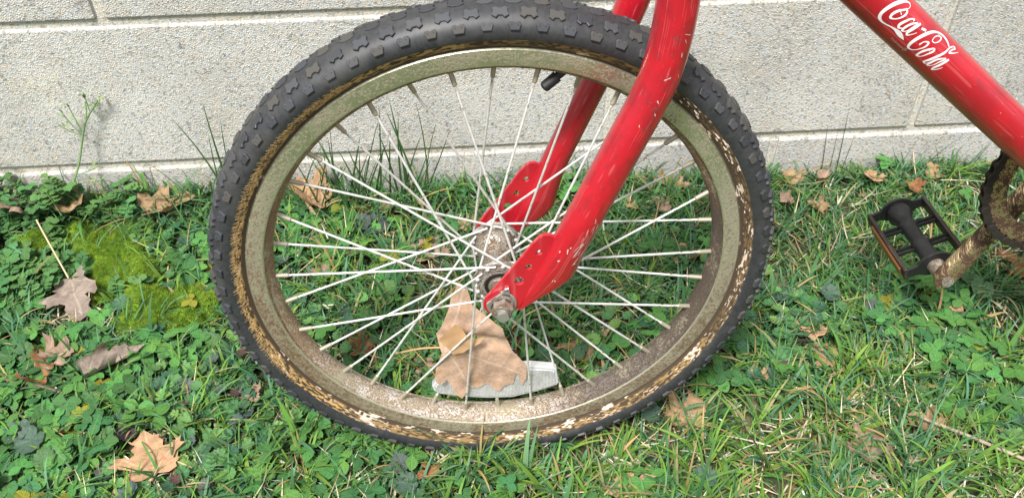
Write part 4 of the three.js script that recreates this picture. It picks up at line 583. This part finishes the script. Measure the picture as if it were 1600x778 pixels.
fallenLeaf('dull tan leaf below the cupped yellow-orange one', null, 0.357, -0.080, 0.032, 1.0, { seed: 70, m: 3, crumple: 0.12, curl: -0.3, keep: 0.8, y: 0.014 });
fallenLeaf('dark red-brown leaf under the chainring', null, 0.640, -0.205, 0.050, 0.6, { seed: 71, m: 2, crumple: 0.16, curl: 0.3, y: 0.014 });
fallenLeaf('brown leaf scrap beside a dark round ivy leaf', null, -0.076, 0.046, 0.026, 1.9, { seed: 72, m: 2, roll: 1.4, crumple: 0.12, narrow: 0.7, y: 0.018 });
// small ones along the wall and through the turf that only their place tells apart
{
  const R = rng(90), spots = [[0.407, -0.376, 0.034, 3], [0.452, -0.380, 0.022, 4], [0.516, -0.370, 0.030, 0], [0.566, -0.342, 0.028, 2], [0.392, -0.332, 0.024, 4], [0.424, -0.318, 0.030, 3], [0.234, -0.380, 0.028, 3], [0.261, -0.366, 0.024, 0], [0.187, -0.331, 0.026, 3], [0.223, -0.332, 0.030, 4], [-0.162, -0.349, 0.034, 2], [-0.132, -0.351, 0.028, 3], [-0.207, -0.240, 0.026, 4], [0.60, -0.372, 0.03, 3], [0.05, -0.33, 0.03, 3], [0.02, -0.27, 0.026, 0], [-0.03, -0.31, 0.024, 3], [0.29, -0.15, 0.02, 4], [0.70, -0.30, 0.032, 0], [-0.30, -0.30, 0.024, 2], [0.47, -0.10, 0.018, 3], [0.53, -0.13, 0.02, 0], [-0.60, -0.20, 0.022, 3], [-0.26, -0.06, 0.026, 4], [0.275, -0.05, 0.022, 3]];
  for (const [x, z, s, m] of spots) fallenLeaf(`small crisp ${['orange-tan', 'grey', 'dark brown', 'pale tan', 'pinkish brown'][m]} leaf scrap ${zone(x, z)}`, 'small dead leaves scattered through the turf', x, z, s * 0.88, R() * TAU, { seed: Math.floor(R() * 900) + 500, m, roll: 0.8 + R() * 1.6, crumple: 0.14, curl: 0.3, keep: 0.7 + 0.3 * R(), y: 0.016 + 0.006 * R(), tx: (R() - 0.3) * 0.6, tz: (R() - 0.5) * 0.6 });
}
// the big leaf caught between the spokes, standing against the wheel reflector
{
  const out = [[-0.0339, -0.0322], [-0.0269, -0.039], [-0.0231, -0.0549], [-0.0045, -0.0695], [0.003, -0.0751], [0.0056, -0.0902], [0.0113, -0.1059], [0.0202, -0.1189], [0.025, -0.1264], [0.0243, -0.1441], [0.0205, -0.1545], [0.0181, -0.1434], [0.0145, -0.1358], [0.0119, -0.1499], [0.0075, -0.1512], [0.0018, -0.1533], [-0.002, -0.1593], [-0.0057, -0.157], [-0.0141, -0.1487], [-0.0217, -0.1533], [-0.0279, -0.1526], [-0.0309, -0.1504], [-0.0349, -0.1573], [-0.0384, -0.1643], [-0.0442, -0.1562], [-0.0472, -0.145], [-0.0516, -0.1355], [-0.0567, -0.1394], [-0.0613, -0.1362], [-0.0627, -0.1298], [-0.0606, -0.117], [-0.0539, -0.0964], [-0.0557, -0.0879], [-0.0579, -0.077], [-0.052, -0.0679], [-0.0456, -0.0566], [-0.0415, -0.0453]];
  const sh = poly(out, [[-0.0245, -0.0890, 0.0042]]); let g = new THREE.ShapeGeometry(sh, 6).toNonIndexed(); g.deleteAttribute('normal'); g.deleteAttribute('uv'); g = new TessellateModifier(0.005, 9).modify(g);
  const P = g.attributes.position, uv = []; for (let i = 0; i < P.count; i++) { const x = P.getX(i), y = P.getY(i); uv.push(0.5 + (x + 0.022) * 7, (y + 0.165) * 7.2); const fold = Math.max(0, -0.030 - x) * 0.16, ridge = Math.abs(y + 0.089 + 0.25 * (x + 0.02)); P.setZ(i, 0.0048 + 0.0026 * (fbm(x * 60 + 7, y * 60 + 7, 3, 1e6, 1e6, 451) - 0.5) * 2 + fold - 0.0050 * Math.exp(-((ridge / 0.008) ** 2)) - 0.020 * sstep(-0.085, -0.03, y)); }
  g.setAttribute('uv', new THREE.Float32BufferAttribute(uv, 2)); const m = mergeVertices(g, 1e-5); m.computeVertexNormals();
  const t = thing('fallen_leaf', 'big orange-tan torn leaf caught between the spokes against the reflector', 'leaf'); t.quaternion.copy(bike.quaternion); t.position.copy(bike.position);
  mesh('leaf_blade', m, phy({ map: leafTex(461, [0.66, 0.44, 0.31], [0.74, 0.57, 0.43], [0.60, 0.36, 0.20], [0.304, 0.52], [0.35, 1.55, 2.15, 2.8, -2.75]), roughness: 0.75, transmission: 0.15, thickness: 0, specularIntensity: 0.4, bumpMap: leafMaps[0], bumpScale: 0.0012 }), t);
  const fl = leafGeo([[-0.056, -0.077], [-0.048, -0.066], [-0.040, -0.058], [-0.034, -0.064], [-0.030, -0.074], [-0.020, -0.078], [-0.014, -0.0745], [-0.018, -0.083], [-0.026, -0.088], [-0.034, -0.094], [-0.044, -0.0965], [-0.047, -0.088]], 0.005, (x, y) => [x, y, 0.0115 + 0.05 * (x + 0.05) * (x + 0.05) * 8 + 0.003 * fbm(x * 90 + 5, y * 90 + 5, 2, 1e6, 1e6, 463)]);
  mesh('curled_lobe', fl, phy({ map: leafTex(471, [0.66, 0.40, 0.20], [0.68, 0.46, 0.27], [0.5, 0.27, 0.12]), roughness: 0.75, transmission: 0.15, thickness: 0 }), t);
  mesh('stalk', new THREE.TubeGeometry(new THREE.CatmullRomCurve3([V3(-0.050, -0.093, 0.006), V3(-0.072, -0.102, -0.004), V3(-0.098, -0.116, -0.014)]), 12, 0.0010, 6), std({ color: lin(0.50, 0.30, 0.14), roughness: 0.8 }), t);
}
// ------------------------------------------------------------------ twigs and stalks
function twig(name, label, pts, r0, r1, color, group) { const c = new THREE.CatmullRomCurve3(pts.map(p => V3(...p))), n = 26, R = rng(pts.length * 77 + Math.floor(r0 * 1e6)), rings = []; for (let i = 0; i <= n; i++) { const t = i / n, p = c.getPointAt(t), d = c.getTangentAt(t), a = V3(0, 1, 0).cross(d).normalize(), b = d.clone().cross(a), r = lerp(r0, r1, t) * (0.88 + 0.26 * R()), ring = []; for (let k = 0; k < 7; k++) { const q = k / 7 * TAU; ring.push(p.clone().addScaledVector(a, r * Math.cos(q)).addScaledVector(b, r * Math.sin(q))); } rings.push(ring); } const t = mesh(name, loft(rings), std({ color: lin(...color), roughness: 0.85, bumpMap: steelRust, bumpScale: 0.0005 }), scene); return tag(t, label, 'twig', group); }
twig('twig', 'thin brown twig lying across the weeds by the curled brown leaf', [[-0.565, 0.016, -0.112], [-0.530, 0.020, -0.101], [-0.480, 0.019, -0.087], [-0.440, 0.017, -0.068], [-0.400, 0.010, -0.054]], 0.0018, 0.0014, [0.20, 0.135, 0.10]);
twig('twig', 'long straight pale grey stick lying beside the pale folded leaf', [[0.424, 0.026, 0.020], [0.460, 0.024, 0.041], [0.512, 0.020, 0.073], [0.600, 0.014, 0.128]], 0.0016, 0.0022, [0.42, 0.34, 0.25]);
twig('twig', 'short brown stalk leaning in the grass behind the rim', [[-0.238, 0.030, -0.375], [-0.225, 0.022, -0.350], [-0.206, 0.012, -0.322]], 0.0026, 0.0030, [0.36, 0.25, 0.15]);
twig('twig', 'dry tan stubble stalk standing beside the pale stick ends', [[0.318, 0.002, 0.098], [0.316, 0.012, 0.084], [0.312, 0.024, 0.074]], 0.0019, 0.0012, [0.36, 0.27, 0.16], 'dry stubble stalks');
twig('twig', 'dry tan stubble stalk standing beside the pale stick ends', [[0.336, 0.002, 0.098], [0.338, 0.010, 0.086], [0.342, 0.018, 0.078]], 0.0017, 0.0012, [0.40, 0.31, 0.19], 'dry stubble stalks');
twig('twig', 'thin dark wiry stem arching over the lower grass', [[0.258, 0.004, 0.062], [0.252, 0.020, 0.036], [0.236, 0.026, 0.010], [0.222, 0.014, -0.008]], 0.0008, 0.0006, [0.06, 0.04, 0.03]);
// ------------------------------------------------------------------ taller grass and weeds that stand out
function tallTuft(label, blades, color) { // blades: [base, tip, bow, width]
  const [bx, , bz] = blades[0][0], t = thing('grass_tuft', label, 'grass', null, [bx, 0, bz]), R = rng(Math.floor(bx * 1e4) + 5000);
  for (const [b, tip, bow, w] of blades) {
    const A = V3(b[0] - bx, b[1], b[2] - bz), B = V3(tip[0] - bx, tip[1], tip[2] - bz), M = A.clone().add(B).multiplyScalar(0.5).add(V3(bow[0], bow[1], bow[2])), c = new THREE.QuadraticBezierCurve3(A, M, B), n = 12, pos = [], idx = [], sd = V3(R() - 0.5, 0.1, R() - 0.5).normalize();
    for (let i = 0; i <= n; i++) { const q = i / n, p = c.getPoint(q), d = c.getTangent(q), s = d.clone().cross(V3(0.3, 0, 1)).normalize(), nn = s.clone().cross(d), wd = w * 0.5 * Math.pow(1 - q, 0.6) + 0.00012; for (const [e, f] of [[-1, 0], [0, -0.35], [1, 0]]) { const v = p.clone().addScaledVector(s, e * wd).addScaledVector(nn, f * wd); pos.push(v.x, v.y, v.z); } if (i < n) { const k = i * 3; idx.push(k, k + 1, k + 3, k + 3, k + 1, k + 4, k + 1, k + 2, k + 4, k + 4, k + 2, k + 5); } }
    const g = new THREE.BufferGeometry(); g.setAttribute('position', new THREE.Float32BufferAttribute(pos, 3)); g.setIndex(idx); g.computeVertexNormals(); mesh('blade', g, phy({ color: hueGreen(R, color, 0.4), roughness: 0.6, transmission: 0.25, thickness: 0 }), t);
  }
  return t;
}
tallTuft('few long arching grass blades against the wall beside the tyre', [[[-0.335, 0, -0.385], [-0.378, 0.148, -0.388], [0.012, 0.01, 0], 0.0030], [[-0.330, 0, -0.386], [-0.336, 0.168, -0.390], [-0.004, 0.0, 0], 0.0032], [[-0.326, 0, -0.384], [-0.320, 0.142, -0.388], [-0.006, 0, 0], 0.0022], [[-0.340, 0, -0.380], [-0.338, 0.125, -0.384], [-0.004, 0, 0.004], 0.0026], [[-0.352, 0, -0.375], [-0.366, 0.070, -0.360], [0.002, 0.01, 0], 0.0028], [[-0.320, 0, -0.380], [-0.300, 0.080, -0.378], [0, 0.01, 0], 0.0024]], [0.055, 0.13, 0.03]);
{
  const R = rng(611), mk = (n, x0, x1, h0, h1, w) => { const a = []; for (let k = 0; k < n; k++) { const x = lerp(x0, x1, R()), z = -0.392 + 0.045 * R(), h = lerp(h0, h1, Math.pow(R(), 1.6)), dx = (R() - 0.5) * 0.09; a.push([[x, 0, z], [x + dx, h, Math.max(-0.399, z + (R() - 0.5) * 0.03)], [(R() - 0.5) * 0.02, 0.012, 0.004], w * (0.6 + 0.8 * R())]); } return a; };
  tallTuft('tall dark green grass tuft against the wall behind the spokes', mk(46, -0.205, -0.075, 0.045, 0.165, 0.0026), [0.045, 0.115, 0.028]);
  tallTuft('lower bushy grass tuft at the wall foot behind the rim', mk(26, -0.29, -0.20, 0.04, 0.10, 0.0026), [0.050, 0.12, 0.03]);
  tallTuft('sparse fine grass tuft at the wall foot behind the fork', mk(18, -0.02, 0.10, 0.03, 0.08, 0.0020), [0.065, 0.13, 0.04]);
}
tallTuft('thin dark upright grass stems against the wall between tyre and pedal', [[[0.458, 0, -0.394], [0.450, 0.083, -0.399], [0.001, 0, 0], 0.0016], [[0.478, 0, -0.394], [0.472, 0.110, -0.399], [0.001, 0, 0], 0.0016], [[0.468, 0, -0.392], [0.466, 0.070, -0.398], [0, 0, 0], 0.0012], [[0.484, 0, -0.393], [0.490, 0.062, -0.398], [0, 0, 0], 0.0014], [[0.560, 0, -0.392], [0.578, 0.055, -0.396], [0, 0, 0], 0.0013]], [0.035, 0.070, 0.022]);
tallTuft('few grass stems leaning on the wall under the red tube', [[[0.590, 0, -0.390], [0.640, 0.060, -0.396], [0, 0.01, 0], 0.0018], [[0.560, 0, -0.385], [0.545, 0.045, -0.39], [0, 0.01, 0], 0.0018], [[0.620, 0, -0.385], [0.600, 0.050, -0.39], [0, 0.01, 0], 0.0016], [[0.66, 0, -0.385], [0.68, 0.055, -0.39], [0, 0.01, 0], 0.0018]], [0.06, 0.13, 0.035]);
function weed(label, pos, stemPts, tips, color, leafy) {
  const t = thing('wall_weed', label, 'weed', null, pos), sm = std({ color: lin(...color), roughness: 0.7 }), c = new THREE.CatmullRomCurve3(stemPts.map(p => V3(...p))), R = rng(Math.floor(pos[0] * -1e4) + 71);
  mesh('stem', new THREE.TubeGeometry(c, 20, 0.0013, 6), sm, t);
  for (const [s, dx, dy, dz] of tips) { const p = c.getPointAt(s), q = p.clone().add(V3(dx, dy, dz)), b = mesh('branch', new THREE.TubeGeometry(new THREE.QuadraticBezierCurve3(p, p.clone().lerp(q, 0.5).add(V3(dx * 0.2, -0.002, 0)), q), 8, 0.0006, 5), sm, t), buds = []; for (let k = 0; k < leafy; k++) { const g = leaflet(0.2, 2, k + 5, 0.8), l = 0.005 + 0.006 * R(); g.scale(l, l, l).rotateX(-R() * 1.4).rotateY(R() * TAU); const at = p.clone().lerp(q, 0.35 + 0.65 * R()); g.translate(at.x, at.y, at.z); buds.push(g); } const bd = mesh('flower_bud', merge(buds), std({ color: lin(0.22, 0.30, 0.12), roughness: 0.7 }), b); bd.userData.kind = 'stuff'; }
  return t;
}
weed('slender flowering weed with a branching pale green top against the wall', [-0.560, 0, -0.352], [[0, 0, 0], [0.025, 0.040, -0.012], [0.052, 0.085, -0.030], [0.066, 0.120, -0.040], [0.078, 0.145, -0.042], [0.100, 0.172, -0.044]], [[0.72, -0.022, 0.020, 0.002], [0.72, -0.014, 0.040, 0], [0.74, -0.004, 0.044, 0.001], [0.82, 0.010, 0.030, 0.001], [0.90, 0.002, 0.030, 0.002], [0.94, 0.012, 0.012, 0.002], [0.45, 0.040, 0.022, 0.006], [0.42, 0.045, 0.004, 0.010], [0.30, -0.02, 0.02, 0.008]], [0.15, 0.26, 0.09], 3);
weed('feathery pale green weed climbing the wall beyond the pinkish leaf', [-0.612, 0, -0.372], [[0, 0, 0], [-0.012, 0.08, -0.012], [-0.02, 0.16, -0.018], [-0.018, 0.25, -0.022]], [[0.35, 0.02, 0.03, 0.002], [0.45, -0.02, 0.03, 0.002], [0.55, 0.022, 0.028, 0.001], [0.65, -0.02, 0.03, 0.002], [0.75, 0.02, 0.026, 0.001], [0.85, -0.012, 0.02, 0.002], [0.92, 0.01, 0.02, 0.001]], [0.17, 0.28, 0.12], 5);
// ------------------------------------------------------------------ single plants that stand out from the ground cover
{
  const R = rng(1201), leafMat = (c) => phy({ color: lin(...c), map: veinFeather, roughness: 0.6, bumpMap: veinFeather, bumpScale: -0.0006, specularIntensity: 0.45 }), mats = [leafMat([0.070, 0.185, 0.036]), leafMat([0.050, 0.14, 0.036]), leafMat([0.10, 0.23, 0.04])], lf = [leaflet(0.42, 7, 1), leaflet(0.40, 7, 2), leaflet(0.44, 6, 3)];
  const stalkMat = std({ color: lin(0.13, 0.18, 0.06), roughness: 0.7 });
  for (const [x, z, s, m] of [[-0.3745, -0.046, 0.017, 0], [-0.3536, -0.034, 0.018, 0], [-0.4952, -0.097, 0.015, 2], [-0.368, -0.249, 0.017, 1], [-0.385, -0.268, 0.017, 1], [0.4665, 0.003, 0.018, 0], [0.489, 0.021, 0.018, 0], [0.5235, -0.009, 0.020, 0], [-0.2026, -0.044, 0.015, 1], [-0.230, 0.012, 0.016, 1], [0.192, -0.252, 0.018, 1], [0.222, -0.244, 0.018, 1], [-0.211, -0.293, 0.020, 1], [0.2293, -0.064, 0.015, 0], [-0.48, -0.372, 0.022, 1], [0.3095, -0.05, 0.014, 0], [0.474, -0.065, 0.015, 2], [0.545, -0.03, 0.017, 0]]) {
    const h = 0.020 + 0.010 * R(), t = thing('strawberry_plant', `${['fresh', 'dark', 'bright'][m]} green strawberry sprout with toothed leaflets ${zone(x, z)}`, 'plant', 'wild strawberry sprouts', [x, GH(x, z), z], R() * TAU);
    mesh('stalk', rod(V3(0, 0, 0), V3(0.002, h, 0), 0.0007, 0.0006, 6), stalkMat, t);
    for (const [turn, l] of [[0, 1.05], [1.6, 0.95], [-1.6, 0.95]]) { const b = mesh('leaflet', lf[Math.floor(R() * 3)], mats[m], t); b.position.set(0.002, h, 0); b.rotation.order = 'YXZ'; b.rotation.y = turn + (R() - 0.5) * 0.3; b.rotation.x = (R() - 0.35) * 0.5; b.scale.setScalar(s * l); }
  }
  const ivyM = [[0.066, 0.118, 0.082], [0.070, 0.15, 0.052], [0.075, 0.095, 0.088], [0.095, 0.19, 0.085]].map(c => phy({ color: lin(...c), map: veinRadial, roughness: 0.55, bumpMap: veinRadial, bumpScale: -0.0008, specularIntensity: 0.5 })), ig = [31, 32, 33].map(i => ivyGeo(i, 1.6));
  for (const [x, z, s, m] of [[-0.5275, -0.239, 0.010, 1], [-0.517, -0.134, 0.012, 1], [-0.534, -0.133, 0.011, 1], [-0.4617, -0.119, 0.010, 1], [0.1564, -0.0091, 0.0115, 0], [0.1923, 0.071, 0.0115, 0], [-0.1405, -0.315, 0.018, 2], [-0.160, -0.319, 0.013, 2], [0.5686, -0.156, 0.014, 3], [0.5654, -0.176, 0.013, 3], [0.467, -0.151, 0.012, 0], [-0.1005, 0.036, 0.010, 2], [-0.094, 0.055, 0.012, 0], [-0.399, -0.011, 0.012, 1], [-0.470, -0.016, 0.016, 0], [-0.283, -0.010, 0.011, 0], [0.384, -0.152, 0.012, 0], [0.427, -0.124, 0.012, 2], [-0.452, 0.012, 0.012, 1], [-0.49, -0.03, 0.015, 0]]) {
    const t = mesh('ivy_leaf', ig[Math.floor(R() * 3)], ivyM[m], scene); t.position.set(x, GH(x, z) + 0.018 + 0.006 * R(), z); t.rotation.set(0.25 + (R() - 0.5) * 0.4, R() * TAU, (R() - 0.5) * 0.4); t.scale.setScalar(s); tag(t, `${['dark blue-green', 'mid green', 'grey-purple', 'pale green'][m]} scalloped round ivy leaf ${zone(x, z)}`, 'leaf', 'large ivy leaves above the turf');
  }
}

renderer.render(scene, camera);
